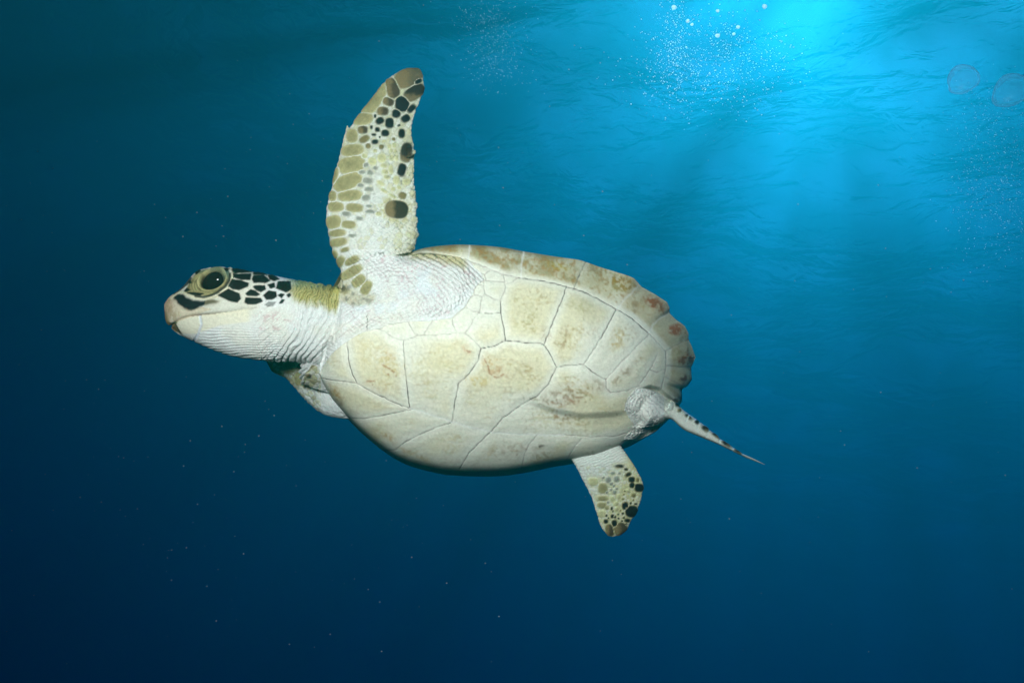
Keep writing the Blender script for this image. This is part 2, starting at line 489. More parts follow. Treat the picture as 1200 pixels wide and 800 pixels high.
# marginal scutes: olive stained, red-brown spots near the scalloped edge
M_LINE = [(480, 299), (545, 303), (576, 316), (589, 321.5), (607.5, 325.5), (635, 328.7), (665, 336), (685, 342.5), (705, 352.5), (722.5, 362.5), (740, 372.5), (760, 390), (780, 411), (780.5, 425), (779, 441), (774, 456)]
MARG = M_LINE + [(800, 482), (830, 470), (830, 300), (700, 260), (480, 260)]
md = sdist(SXY, MARG)
mk = sm(1, 10, md) * (1 - sm(690, 740, nx))
colr += (np.array([.31, .275, .14]) - colr) * (mk * (.45 + .5 * sm(.35, .62, n_md)))[:, None]
colr += (np.array([.46, .37, .17]) - colr) * (.6 * sm(4, 9, md) * sm(715, 740, nx))[:, None]
for b in [(572, 298, 16, 8, 10, (.2, .15, .07), .5), (590, 303, 12, 8, 10, (.3, .22, .08), .6), (652, 312, 14, 6, 15, (.36, .28, .05), 1.4), (672, 313, 8, 5, 15, (.24, .17, .05), .8), (630, 309, 9, 5, 0, OLIVE, .7),
          (728, 331, 20, 10, 22, (.34, .23, .05), 1.3), (722, 338, 10, 7, 0, OLIVE, .7), (768, 356, 17, 8, 32, (.34, .11, .03), 1.5), (772, 358, 11, 5, 32, BROWN, .8), (744, 360, 4, 7, 0, BROWN, .6), (792, 386, 9, 9, 0, (.34, .11, .03), 1.7), (800, 391, 6, 6, 0, BROWN, .7),
          (802, 419, 11, 9, 0, (.30, .11, .03), 1.7), (806, 412, 6, 7, 0, BROWN, .7), (803, 444, 9, 6, 35, (.20, .07, .03), 1.7), (795, 466, 7, 7, 30, (.16, .08, .04), 1.6), (794, 412, 4, 8, 0, OLIVE, .6)]:
    blot(*b)
colr += (np.array([.32, .18, .05]) - colr) * (.7 * sm(3, 9, md) * (1 - .75 * sm(725, 755, nx)) * sm(.43, .68, .65 * n_fi + .35 * n_md))[:, None]
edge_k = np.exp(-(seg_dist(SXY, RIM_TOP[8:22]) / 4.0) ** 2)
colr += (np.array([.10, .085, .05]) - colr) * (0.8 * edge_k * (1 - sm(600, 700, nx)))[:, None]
# front rim pocket: yellow folds; lower bridge, shade painted into its colour
low_shade = sm(.965, .985, np.tile(YP, len(XS)))
colr += (np.array([.14, .13, .09]) - colr) * (.75 * low_shade)[:, None]
# growth scratches
for pl in [[(453, 436), (461, 437), (464, 440), (460, 442), (455, 438)], [(430, 447), (438, 446), (441, 449), (436, 451)], [(545, 404), (548, 412), (552, 411)], [(566, 418), (572, 428), (574, 438), (582, 443), (590, 438)], [(448, 427), (462, 436)]]:
    d = seg_dist(SW, pl)
    colr += (np.array([.30, .11, .05]) - colr) * (.6 * (1 - sm(.5, 1.5, d)) * sm(.3, .5, n_fi))[:, None]
# seams
brk = sm(.32, .5, fbm(nx / 9, ny / 9, zero, 61, 2))
colr += (np.array([.06, .03, .035]) - colr) * ((.92 * (1 - sm(.2, .8, dk))) * (.55 + .45 * brk))[:, None]
colr += (np.array([.20, .13, .13]) - colr) * (.5 * (1 - sm(.3, .9, df)) * (.45 + .55 * brk))[:, None]
colr += (np.array([.74, .75, .72]) - colr) * (.45 * (1 - sm(.4, 1.5, dw)))[:, None]
colr = np.clip(colr, .01, .85)
gl_ = np.sin(np.minimum(dall, 40) / 1.9 + 5 * n_md) * sm(3, 7, dall) * (1 - sm(14, 26, dall))
relief = .13 * gl_ + .5 * (n_st - .5) - 1.0 * (1 - sm(.1, 1.0, dk)) - .6 * (1 - sm(.1, 1.0, df)) - .2 * (1 - sm(.3, 1.7, dw)) + .6 * sm(.5, 9, dall) + .35 * (n_md - .5) + .25 * (n_fi - .5)
SH[:, 2] += relief
SH[:, 2] -= 22 * sm(0, 7, d_front) + 16 * sm(0, 6, d_rear)
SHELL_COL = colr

nX = len(XS)
idx = np.arange(nX * NV).reshape(nX, NV)
SFACE = np.stack([idx[:-1, :-1], idx[:-1, 1:], idx[1:, 1:], idx[1:, :-1]], -1).reshape(-1, 4)

# ------------------------------------------------------------------ skin: head, neck, flippers as one surface
def loft(stations, nseg=28, power=2.0):
    """stations: (left xyz, right xyz, half thickness); closed tube with lens-shaped sections"""
    rings = []
    for (L, R, t) in stations:
        L = np.array(L, float); R = np.array(R, float)
        c = (L + R) / 2; h = (R - L) / 2
        a = np.linspace(0, 2 * np.pi, nseg, endpoint=False)
        ca, sa = np.cos(a), np.sin(a)
        ca = np.sign(ca) * np.abs(ca) ** (2 / power); sa = np.sign(sa) * np.abs(sa) ** (2 / power)
        k = h / max(np.linalg.norm(h), 1e-6)
        nrm = np.array([0, 0, 1.0]); nrm = nrm - k * (nrm @ k); nrm /= max(np.linalg.norm(nrm), 1e-6)
        rings.append(c + ca[:, None] * h + sa[:, None] * nrm * t)
    V = np.concatenate(rings)
    n = len(rings); f = []
    for i in range(n - 1):
        for j in range(nseg):
            a, b = i * nseg + j, i * nseg + (j + 1) % nseg
            f.append((a, b, b + nseg, a + nseg))
    f.append(tuple(range(nseg - 1, -1, -1))); f.append(tuple((n - 1) * nseg + j for j in range(nseg)))
    return V, f

def dens(st, n):
    """smoothly resample loft stations"""
    A = np.array([list(L) + list(R) + [t] for L, R, t in st], float)
    B = smooth_curve(A, n)
    return [(b[:3], b[3:6], max(b[6], .6)) for b in B]

parts = []
# head and neck
TOP = [(194, 357), (195, 352), (198, 348), (203, 344.5), (210, 339.5), (216, 334), (222, 326), (228, 319.5), (234, 316), (241, 314.3), (250, 313.5), (260, 313.3), (270, 314), (282, 316), (300, 319), (325, 323.5), (340, 327), (355, 330.5), (370, 333.5), (386, 335.5), (400, 338), (430, 342)]
BOT = [(194, 362), (195, 374), (198, 381), (203, 387), (210, 392), (220, 397), (235, 404), (250, 410), (265, 415.5), (280, 419), (300, 421.5), (315, 422.5), (330, 422.5), (345, 422.5), (362, 426), (380, 435), (400, 445), (430, 450)]
HW = [(194, 4), (196, 10), (200, 16), (208, 23), (220, 29), (235, 34), (255, 39), (280, 42), (310, 44), (340, 44), (370, 47), (400, 54), (430, 56)]
hx = np.concatenate([194 + 10 * np.linspace(0, 1, 8) ** 1.5, np.linspace(207, 430, 60)])
hs = []
zs_head = np.interp(hx, [194, 300, 360, 430], [-20, -22, -30, -42])
for x, zc_ in zip(hx, zs_head):
    hs.append(((x, interp_pts(TOP, x), zc_), (x, interp_pts(BOT, x), zc_), interp_pts(HW, x)))
V, f = loft(hs, 48, 2.25)
parts.append((V, f))
# loose collar of skin between neck, shoulder and belly shell
st = [((388, 338, -22), (440, 338, -56), 16), ((389, 358, -16), (440, 356, -54), 18), ((386, 378, -12), (436, 374, -46), 20), ((376, 396, -12), (430, 392, -34), 22), ((362, 414, -22), (416, 408, -20), 24), ((354, 428, -32), (402, 424, -26), 20), ((352, 440, -44), (392, 446, -38), 16), ((354, 450, -60), (390, 462, -55), 12)]
V, f = loft(dens(st, 40), 30); parts.append((V, f))
# raised front flipper, with shoulder
up = [((489, 80.5), (492, 82), 1.2, -34), ((477, 80.5), (496, 90), 2.2, -33), ((465, 85), (497.3, 101), 3.4, -31), ((457, 90), (496, 109), 4, -29), ((449, 98), (492, 120), 4.6, -27), ((440, 110.5), (487, 132), 5, -25), ((431, 122), (484, 142), 5.4, -23),
      ((424, 130), (482.4, 151), 5.8, -21), ((416, 141), (483, 160), 6, -19), ((408, 152), (485.5, 170), 6.4, -17), ((401.5, 167), (486.3, 182), 6.8, -15), ((397, 183), (485.6, 196), 7.4, -13), ((393, 200), (485.6, 211), 8, -11), ((389, 218), (487, 227), 9, -9),
      ((384, 235), (488.3, 241), 10.5, -7), ((382, 250), (487.5, 255), 12, -5), ((383, 265), (489, 271), 14, -4), ((385.5, 279), (487.5, 284), 16, -3), ((389, 293), (483, 297), 18, -4), ((394, 305), (512, 299), 22, -8), ((399, 318), (545, 303), 25, -12),
      ((401, 336), (572, 318), 27, -16), ((398, 358), (575, 345), 26, -16), ((392, 384), (560, 378), 22, -16), ((390, 410), (520, 408), 14, -20)]
st = [((L[0], L[1], z), (R[0], R[1], z), t) for L, R, t, z in up]
V, f = loft(dens(st, 110), 36, 2.0); parts.append((V, f))
V, f = loft([((400, 170, -14), (412, 162, -14), 2.5), ((404, 154, -15), (411, 153, -15), 1.6), ((406.3, 146, -15), (408, 146.5, -15), .8)], 10); parts.append((V, f))
for (x, y, r) in [(484, 258, 6.5), (484.5, 274, 7), (480, 289, 7), (484, 241, 6), (483, 226, 5), (482, 178, 6)]:
    V, f = loft([((x - r, y - r, -6), (x - r, y + r, -6), r * .5), ((x, y - r, -6), (x, y + r, -6), r), ((x + r * .9, y - r * .4, -6), (x + r * .9, y + r * .4, -6), r * .4)], 10); parts.append((V, f))
# other front flipper, reaching back behind the neck
st = [((440, 420, -60), (420, 490, -80), 26), ((405, 425, -66), (399, 489, -84), 26), ((377, 425, -76), (378, 484, -88), 24), ((358, 419, -84), (361, 471, -94), 18), ((342, 414, -92), (345, 453, -102), 14), ((330, 410, -106), (333, 440, -114), 11),
      ((318, 405, -128), (321, 428, -132), 9), ((302, 395, -162), (308, 419, -164), 7), ((280, 384, -205), (292, 412, -207), 5), ((258, 380, -240), (274, 404, -240), 3), ((246, 382, -262), (256, 396, -262), 1.5)]
V, f = loft(dens(st, 70), 28); parts.append((V, f))
V, f = loft(dens([((306, 412, -160), (350, 436, -140), 4), ((311, 422, -160), (349, 447, -140), 3.5), ((315, 430, -160), (345, 449, -142), 2.5), ((317, 435, -160), (336, 443.5, -148), 1.2)], 20), 14); parts.append((V, f))
# lower hind flipper
hind = [((640, 500), (730, 492), 20, -70), ((655, 520), (728, 506), 17, -62), ((668, 536), (727, 520), 13, -56), ((675, 547), (733, 530), 10, -54), ((681, 559), (741, 541), 8, -55), ((687, 571), (748, 553), 7, -57), ((693, 583), (754, 566), 6, -59), ((697, 596), (753, 578), 5.5, -61),
        ((701, 609), (748, 596), 5, -63), ((705, 619), (741, 608), 4.4, -65), ((711, 626), (735, 619.5), 3.4, -66), ((717, 629.5), (727, 626), 1.6, -67)]
V, f = loft(dens([((L[0], L[1], z), (R[0], R[1], z), t) for L, R, t, z in hind], 60), 28); parts.append((V, f))
# upper hind flipper, seen along its edge
edge = [((715, 455), (725, 500), 40, -62), ((740, 452), (742, 503), 36, -50), ((760, 455), (760, 500), 32, -44), ((778, 464), (774, 497), 20, -44), ((789, 470), (786, 491), 16, -48), ((802.5, 481.5), (801, 503), 14, -54), ((822, 495.5), (820, 511.5), 12, -60),
        ((844.5, 514.2), (842, 520.6), 10, -67), ((858, 523.2), (857, 527.8), 8, -73), ((870, 531), (869, 533.8), 6, -78), ((884, 537.5), (883.5, 539.6), 4, -84), ((897, 544), (896.7, 544.8), 1.5, -90)]
V, f = loft(dens([((L[0], L[1], z), (R[0], R[1], z), t) for L, R, t, z in edge], 70), 32, 3.2); parts.append((V, f))
# tail stub between the hind flippers
V, f = loft(dens([((715, 490, -70), (720, 518, -70), 18), ((738, 497, -66), (742, 516, -70), 12), ((754, 498, -66), (757, 511, -70), 8), ((767, 498, -70), (769, 505, -72), 4), ((774, 497.5, -73), (774.5, 500, -74), 1.5)], 30), 20); parts.append((V, f))
# trunk inside the shell that joins them
V, f = loft([((410, 385, -60), (410, 425, -75), 14), ((500, 410, -85), (500, 440, -90), 10), ((600, 425, -95), (600, 450, -100), 10), ((690, 455, -85), (690, 485, -90), 12), ((735, 465, -75), (735, 495, -80), 14)], 16); parts.append((V, f))

AV, AF, off = [], [], 0
for V, f in parts:
    V = V * np.array([1, -1, 1.0])
    AV.append(V); AF += [tuple(i + off for i in q) for q in f]; off += len(V)
tmp_me = bpy.data.meshes.new("skin_blank"); tmp_me.from_pydata([tuple(v) for v in np.concatenate(AV)], [], AF)
tmp = bpy.data.objects.new("skin_blank", tmp_me); COL.objects.link(tmp)
# the parts may have mixed winding; make each closed piece face outwards
import bmesh
bm = bmesh.new(); bm.from_mesh(tmp_me); bmesh.ops.recalc_face_normals(bm, faces=bm.faces); bm.to_mesh(tmp_me); bm.free()
rm = tmp.modifiers.new("remesh", 'REMESH'); rm.mode = 'VOXEL'; rm.voxel_size = 1.0; rm.use_smooth_shade = True
smo = tmp.modifiers.new("smooth", 'SMOOTH'); smo.factor = 0.5; smo.iterations = 9
dg = bpy.context.evaluated_depsgraph_get()
ev = tmp.evaluated_get(dg).to_mesh()
nv = len(ev.vertices)
BV = np.empty(nv * 3, np.float32); ev.vertices.foreach_get("co", BV); BV = BV.reshape(-1, 3).astype(np.float64)
BN = np.empty(nv * 3, np.float32); ev.vertices.foreach_get("normal", BN); BN = BN.reshape(-1, 3).astype(np.float64)
nl = len(ev.loops); LI = np.empty(nl, np.int32); ev.loops.foreach_get("vertex_index", LI)
BF = LI.reshape(-1, 4)
tmp.evaluated_get(dg).to_mesh_clear()
bpy.data.objects.remove(tmp); bpy.data.meshes.remove(tmp_me)
BV[:, 1] *= -1; BN[:, 1] *= -1                       # back to y downwards
print("skin verts", nv)

x, y, zz = BV[:, 0], BV[:, 1], BV[:, 2]
P2 = BV[:, :2]
front = sm(-.15, .35, BN[:, 2])
isfr = BN[:, 2] > 0
far_limb = zz < -95

# ---- seat the skin on the shell
dF = sdist(P2, SKIN_FRONT); dR = sdist(P2, SKIN_REAR)
dS = np.maximum(dF, dR)
shp = np.concatenate([np.stack([XS, rt], 1), np.stack([XS, rb], 1)[::-1]])[::3]
inshell = inside(P2, [tuple(p) for p in shp]) | (dR > -3)
zsk = sheet_z(P2)
zsk = np.where(x < 430, np.maximum(zsk, np.interp(x, [372, 395, 430], [-8, -2, 5])), zsk)
near_sheet = inshell & isfr & ~far_limb
w = (1 - sm(2, 20, dS)) * front
tgt = zsk + 0.8 + 5.0 * sm(0, 16, dS)
znew = np.where(dS > -1.5, np.maximum(zz + (tgt - zz) * w, np.where(dS > 0, zz + (tgt - zz) * front, -1e9)), np.minimum(zz, zsk - 4))
hindmask = (y > 515) & (x > 660) & (x < 765)          # the hanging hind flipper passes below the belly edge
BV[:, 2] = np.where(near_sheet & ~hindmask & ~((x > 740) & (np.abs(tgt - zz) > 26)), znew, zz)
zz = BV[:, 2]

N3 = lambda s, seed, o=3: fbm(x / s, y / s, zz / s, seed, o)
disp = np.zeros(nv)
n1, n2, n3 = N3(30, 1), N3(9, 2), N3(3, 3, 2)
SKINC = np.array([.66, .67, .645]); WARM = np.array([.62, .58, .44])
col = SKINC + (WARM - SKINC) * (sm(.45, .7, n1) * .35)[:, None]
col *= (0.94 + .12 * n2)[:, None]

def paint(mask, c, k=1.0):
    global col
    col = col + (np.array(c) - col) * np.clip(mask * k, 0, 1)[:, None]

# ---- folds of the neck
xb_ = np.interp(y, [318, 335, 355, 399, 412, 426, 440], [402, 399, 397, 388, 379, 366, 356])
headm = (1 - sm(-2.5, 2.5, x - xb_ - 4 * (fbm(x / 12, y / 12, zz / 12, 10, 2) - .5))) * (zz > -95) * np.where(x > 372, sm(316, 323, y), 1.0) * np.where(y > 419, sm(-66, -56, zz), 1.0)
yw = np.maximum(y - 352, 0)
u = x + 34 * (yw / 72) ** 2 - 0.25 * np.maximum(352 - y, 0) + 15 * (N3(30, 11) - .5) + 6 * (N3(9, 12) - .5)
ph = u / 8.2
fold = np.abs(np.sin(np.pi * ph)) ** .7
nk = sm(333, 362, u - 2) * (1 - sm(425, 436, u)) * headm * sm(312, 330, y)
disp += nk * (2.6 + 3.0 * N3(18, 13)) * (fold - .62)
fold2 = np.abs(np.sin(np.pi * (u / 3.7 + 2 * N3(10, 14))))
nk2 = sm(318, 338, u) * (1 - sm(420, 432, u)) * headm
disp += nk2 * 0.8 * (fold2 - .5)
paint(nk * (1 - sm(.12, .45, fold)), (.30, .31, .33), .6)
# throat: long fine wrinkles
v_ = y + .10 * (x - 260) * (y - 395) / 30 + 4.5 * (fbm(x / 22, y / 9, zz / 12, 15, 3) - .5)
thr = sm(226, 246, x) * (1 - sm(326, 345, x)) * sm(380, 390, y) * headm
wr = np.abs(np.sin(np.pi * v_ / 3.3))
disp += thr * (.5 + .9 * N3(14, 9)) * (wr - .5)
paint(thr * (1 - sm(.1, .5, wr)) * sm(.35, .55, N3(7, 16)), (.30, .29, .30), .55)
chk = sm(290, 310, x) * (1 - sm(338, 352, x)) * sm(360, 370, y) * (1 - sm(384, 392, y)) * headm
q = .7 * x + y + 5 * (N3(12, 17) - .5)
disp += chk * .7 * (np.abs(np.sin(np.pi * q / 4.2)) - .5)
paint(chk * sm(.56, .72, N3(5, 18)), (.42, .22, .24), .45)

# ---- shoulder creases
sh = sm(-2, 8, dF) * sm(300, 318, y + .35 * (x - 478) * (x > 478)) * sm(398, 425, x) * (zz > -60)
rr = np.hypot((x - 462) / 1.25, y - 362) + 11 * (N3(22, 21) - .5) + 3 * (N3(7, 22) - .5)
th = np.degrees(np.arctan2(y - 362, (x - 462) / 1.25))
arcw = sm(18, 34, rr) * sm(-125, -95, th) * (1 - sm(10, 40, th)) * sh
cr = np.abs(np.sin(np.pi * rr / 4.4))
disp += arcw * 1.7 * (cr - .5)
paint(arcw * (1 - sm(.08, .35, cr)), (.30, .28, .30), .5)
d1 = np.abs(np.sin(np.pi * ((x * .55 + y * 1.0) / 5.2 + 2.2 * (N3(14, 23) - .5))))
d2 = np.abs(np.sin(np.pi * ((x * .9 - y * .75) / 6.0 + 2.2 * (N3(14, 24) - .5))))
net = np.minimum(d1, d2)
sh2 = sm(-1, 6, dF) * sm(270, 300, y) * sm(392, 420, x + (y - 330) * .1) * (zz > -60) * (1 - sm(384, 398, y))
disp += sh2 * 1.5 * (sm(0, .5, net) - .7)
paint(sh2 * (1 - sm(.03, .26, net)) * sm(.38, .6, N3(11, 25)), (.38, .25, .28), .75)
paint(sh2 * sm(.60, .75, N3(13, 26)) * sm(.5, .7, n3), (.50, .26, .30), .5)
paint(sh2 * sm(.55, .7, N3(20, 27)), (.60, .66, .70), .5)
# yellow folds where the shoulder tucks under the rim
yf = sm(-12, 0, dF) * (1 - sm(2, 13, y - 296 - .24 * np.maximum(x - 500, 0) + 5 * (N3(8, 20) - .5))) * sm(474, 488, x) * (1 - sm(540, 552, x)) * (zz > -60)
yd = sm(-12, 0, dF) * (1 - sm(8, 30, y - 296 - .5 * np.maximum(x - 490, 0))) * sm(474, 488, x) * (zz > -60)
yr = np.abs(np.sin(np.pi * (y - .33 * (x - 480) - .004 * (x - 480) ** 2) / 6.0 + N3(16, 28) * 2.2))
disp += np.maximum(yf, yd * .8) * 1.8 * (yr - .5)
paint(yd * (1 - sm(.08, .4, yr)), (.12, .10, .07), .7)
paint(yf, (.42, .36, .13), .75); paint(yf * (1 - sm(.1, .5, yr)), (.05, .04, .02), .8)
# mottled fold between neck and shoulder
nf = (1 - sm(.6, 1.15, np.hypot((x - 400) / 20, (y - 333) / 14) + .7 * (N3(9, 29) - .5))) * (zz > -80)
paint(nf, (.30, .25, .10), .85); paint(nf * sm(.48, .6, N3(6, 30)), (.035, .03, .02), .85)
nf2 = (1 - sm(.5, 1.1, np.hypot((x - 420) / 26, (y - 347) / 12) + .8 * (N3(10, 31) - .5))) * (zz > -60)
paint(nf2, (.40, .36, .18), .6); paint(nf2 * sm(.55, .66, N3(7, 32)), (.16, .15, .13), .6)
# loose skin lines running down to the belly
ln = np.abs(np.sin(np.pi * ((x * .75 + y * .95) / 9 + 1.3 * (N3(20, 33) - .5))))
lm = (1 - sm(14, 24, dF)) * sm(0, 3, dF) * (1 - sm(425, 450, x)) * (zz > -60)
disp += lm * .9 * (sm(0, .4, ln) - .6); paint(lm * (1 - sm(.03, .22, ln)), (.42, .33, .30), .6)

# ---- top of the neck: yellow-green
yb = np.interp(x, [330, 345, 375, 395, 405], [338, 350, 357, 366, 360])
yg = (1 - sm(-6, 8, y - yb + 10 * (N3(9, 34) - .5))) * sm(328, 352, x + .25 * (y - 335) + 12 * (N3(10, 36) - .5)) * headm
paint(yg, (.40, .36, .10), .9); paint(yg * (1 - sm(.2, .6, fold2)), (.10, .10, .03), .7)
paint(yg * (1 - sm(330, 342, y)), (.10, .22, .14), .6)
disp += yg * 1.3 * (np.abs(np.sin(np.pi * (u / 4.6 + N3(8, 35)))) - .5)

# ---- head: beak, jaw, eye surround
hd = (x < 345) & (zz > -95)
paint((1 - sm(330, 345, x)) * (1 - sm(300, 320, x + .6 * (y - 340))) * (y < 371) * hd, (.58, .55, .38), .5)
MOUTH = [(199, 383), (203, 379.5), (207, 377), (212, 374), (222, 371), (235, 369), (250, 368), (265, 366.5), (280, 364), (290, 362.5), (300, 360)]
dm = seg_dist(P2, MOUTH)
upper = hd & (y < np.interp(x, [199, 207, 222, 250, 300], [383, 377, 371, 368, 360]))
disp += hd * (-2.6 * (1 - sm(.3, 2.4, dm)) * (1 - .7 * sm(240, 290, x)))
disp += hd * 1.6 * sm(0, 6, dm) * upper * (1 - sm(285, 300, x)) * sm(350, 358, y)
paint(hd * (1 - sm(.5, 1.6, dm)) * (1 - sm(232, 300, x)), (.16, .10, .05), .9); paint(hd * (1 - sm(.4, 1.2, dm)), (.28, .22, .2), .5)
jaw = hd * (~upper) * (y < 391) * (1 - sm(-1, 2, y - np.interp(x, [200, 225, 236, 260, 296], [396, 396, 388, 380, 376]))) * (1 - sm(288, 296, x))
paint(jaw, (.70, .66, .50), .85)
dj = seg_dist(P2, [(234, 369), (236, 380), (232, 392), (227, 400)])
disp -= hd * ~upper * 1.0 * (1 - sm(.4, 2.0, dj)); paint(hd * ~upper * (1 - sm(.5, 2.4, dj)), (.55, .60, .68), .7)
bk = sm(0, 1, inside(P2, [(192, 345), (207, 345), (216, 357), (250, 362), (222, 371), (210, 376), (200, 384), (190, 378)]).astype(float)) * hd
paint(bk, (.60, .50, .34), .7)
paint(hd * (1 - sm(.2, 1, np.hypot((x - 197) / 10, (y - 358) / 16))), (.46, .28, .16), .6)
paint(hd * bk * sm(.5, .66, fbm(x / 5, y / 9, zz / 5, 44, 4)), (.34, .25, .13), .5)
disp += bk * .5 * (fbm(x / 4, y / 7, zz / 4, 45, 3) - .5)
paint(hd * (1 - sm(.3, 1, np.hypot((x - 197) / 5, (y - 375) / 9))), (.42, .30, .14), .6)
tipd = sdist(P2, [(198, 378), (206, 379), (209, 385), (214, 393), (208, 393), (201, 387)])
paint(hd * sm(-1.5, 2, tipd) * isfr, (.07, .04, .012), .9); disp -= hd * isfr * 2.5 * sm(-1, 3, tipd)
DARKP = [(203.5, 348), (208, 344.5), (214, 345.5), (219, 348.5), (227, 352), (237, 352.5), (249, 351.5), (256, 353), (247, 355.5), (237, 359), (225, 363), (217, 361), (210, 356)]
dp = sdist(P2, DARKP) + 3.5 * (N3(6, 41) - .5)
paint(hd * sm(-2.5, 1.2, dp), (.012, .013, .016), 1)
paint(hd * sm(-7, 1, dp) * (x > 240), (.30, .26, .14), .4)
paint(hd * (1 - sm(1.0, 3.0, seg_dist(P2, [(194, 366), (196, 375), (200, 383), (205, 388)]))), (.22, .14, .05), .7)
# pale ridge between beak and eye
RIDGE = [(200, 349), (207, 343.5), (213, 342), (219, 345), (228, 349), (240, 350), (254, 347.5), (262, 341), (268, 337), (272, 327), (273, 318), (270, 314)]
dr = seg_dist(P2, RIDGE)
paint(hd * (1 - sm(.8, 2.2, dr)), (.62, .58, .40), .85); disp += hd * .5 * (1 - sm(.5, 2, dr))
# eye surround
EC = np.array([249.0, 329.0]); ea = math.radians(-22)
ex = (x - EC[0]) * math.cos(ea) + (y - EC[1]) * math.sin(ea); ey = -(x - EC[0]) * math.sin(ea) + (y - EC[1]) * math.cos(ea)
ee = np.hypot(ex / 14.2, np.where(ey < 0, ey / 8.0, ey / 9.4))
hs_ = hd & isfr
sur = sdist(P2, [(216, 343), (221, 331), (228, 321), (238, 316), (255, 314), (268, 316), (271, 325), (266, 336), (256, 344), (245, 348), (228, 347)])
paint(hs_ * sm(-1, 2, sur), (.27, .245, .09), .92)
paint(hs_ * sm(-1, 2, sur) * sm(.5, .68, N3(5, 43)), (.13, .11, .05), .55)
paint(hs_ * sm(-1, 2, sur) * (1 - sm(318, 323, y)), (.06, .10, .07), .7)  # teal daylight from above put into the skin colour
er = np.abs(np.sin(np.pi * (ee * 4.2 + .8 * N3(8, 42))))
disp += hs_ * sm(1.05, 1.2, ee) * (1 - sm(1.75, 2.1, ee)) * 1.5 * (er - .3)
paint(hs_ * sm(1.02, 1.15, ee) * (1 - sm(1.9, 2.2, ee)) * (1 - sm(.08, .42, er)), (.07, .06, .03), .75)
disp += hs_ * ((2.2 + 3.2 * sm(1, 6, -ey)) * np.exp(-((ee - 1.2) / .16) ** 2) - 9 * (1 - sm(.86, 1.04, ee)))
paint(hs_ * (1 - sm(.96, 1.1, ee)), (.015, .013, .01), 1)
paint(hs_ * sm(.3, 1, np.exp(-((ee - 1.17) / .09) ** 2)) * sm(-8, -2, ey), (.46, .43, .20), .5)
teal_light = sm(256, 270, x) * (1 - sm(322, 333, y)) * hs_ * sm(-1, 2, sur); paint(teal_light, (.06, .16, .14), .7)  # teal light on the crown, painted into the skin
DL = [(229, 347), (238, 348), (246, 346.5), (255, 342.5), (264, 335.5), (268.5, 329), (269.5, 321)]
paint(hs_ * (1 - sm(.7, 2.0, seg_dist(P2, DL))), (.02, .02, .015), .92)
paint(hs_ * (1 - sm(1.2, 2.4, seg_dist(P2, [(204, 343.5), (211, 338.5), (219, 332), (223, 326)]))), (.015, .02, .02), .9)
# head scales
HEAD = [[(256, 346), (268, 339), (280, 344), (282, 350), (278, 354), (271, 353), (264, 350)], [(268, 335.5), (272, 328), (281, 328.5), (291, 332), (290, 335.5), (280, 339.5), (273, 338.5)],
        [(273.5, 321.5), (294, 321), (293, 327.5), (283, 327.5), (274, 325)], [(272, 316), (276, 314), (285, 316), (294.5, 318.5), (274, 320)], [(295.6, 327), (297.5, 323), (309, 323), (316, 329), (312.5, 331), (297.5, 331)],
        [(297, 319), (306, 319.5), (312.5, 322), (297, 321.5)], [(314, 323), (320, 322), (327, 327), (321, 329), (316, 327)], [(297, 336), (299, 335), (310, 335), (311, 339), (305.6, 342), (301, 340)], [(314, 334), (321, 332), (322, 336), (317.5, 338)],
        [(309, 346), (315, 341), (323, 342), (324, 347.5), (319, 350.6), (312, 350.6)], [(324, 337.5), (326, 330), (340, 330), (341, 339), (335, 342)], [(288, 344), (294, 339.5), (299, 341), (304, 345), (301, 346.5), (290, 346)],
        [(287, 354.5), (288, 349), (305, 349.5), (307.5, 353), (300, 356), (290, 356)], [(310.6, 357), (315, 354), (322.5, 354), (320, 358), (314, 358.7)], [(326, 346), (329, 344), (333, 345), (330, 349)],
        [(327.5, 355), (330.6, 351), (333, 351.5), (330.6, 355)], [(336, 346), (339, 344), (340.6, 346), (338, 348)], [(216, 341), (219, 337.5), (221.5, 339.5), (218.5, 341.5)], [(221, 330), (223, 329), (224, 331), (222.5, 332)],
        [(220, 343), (225, 343), (238, 344), (235, 345.5), (225, 345)], [(228, 318), (234, 314.5), (235, 317), (230, 321)], [(260, 315.5), (268, 315), (266, 318.5), (261, 317.5)]]
pid = np.full(nv, -1); pieces = []; scm = np.zeros(nv)
for k, pg in enumerate(HEAD):
    dd = sdist(P2, pg)
    m_ = hs_ & (dd > -2.2)
    mk = m_ * sm(-1.5, .1, dd + .8 * (N3(4, 50) - .5))
    faint = .6 if k in (13,) else 1.0
    paint(mk, (.010, .010, .009), faint)
    disp += m_ * .7 * sm(-.6, 1.2, dd)
    w_ = np.ptp([p[0] for p in pg]); h_ = np.ptp([p[1] for p in pg])
    if max(w_, h_) >= 9:
        pid[hs_ & (dd > -.2)] = len(pieces); pieces.append(("head_scale", k))
net2 = np.abs(np.sin(np.pi * (x / 11 + 2 * N3(12, 52))))
pal = sm(262, 275, x) * (1 - sm(338, 350, x)) * (1 - sm(352, 362, y)) * hd

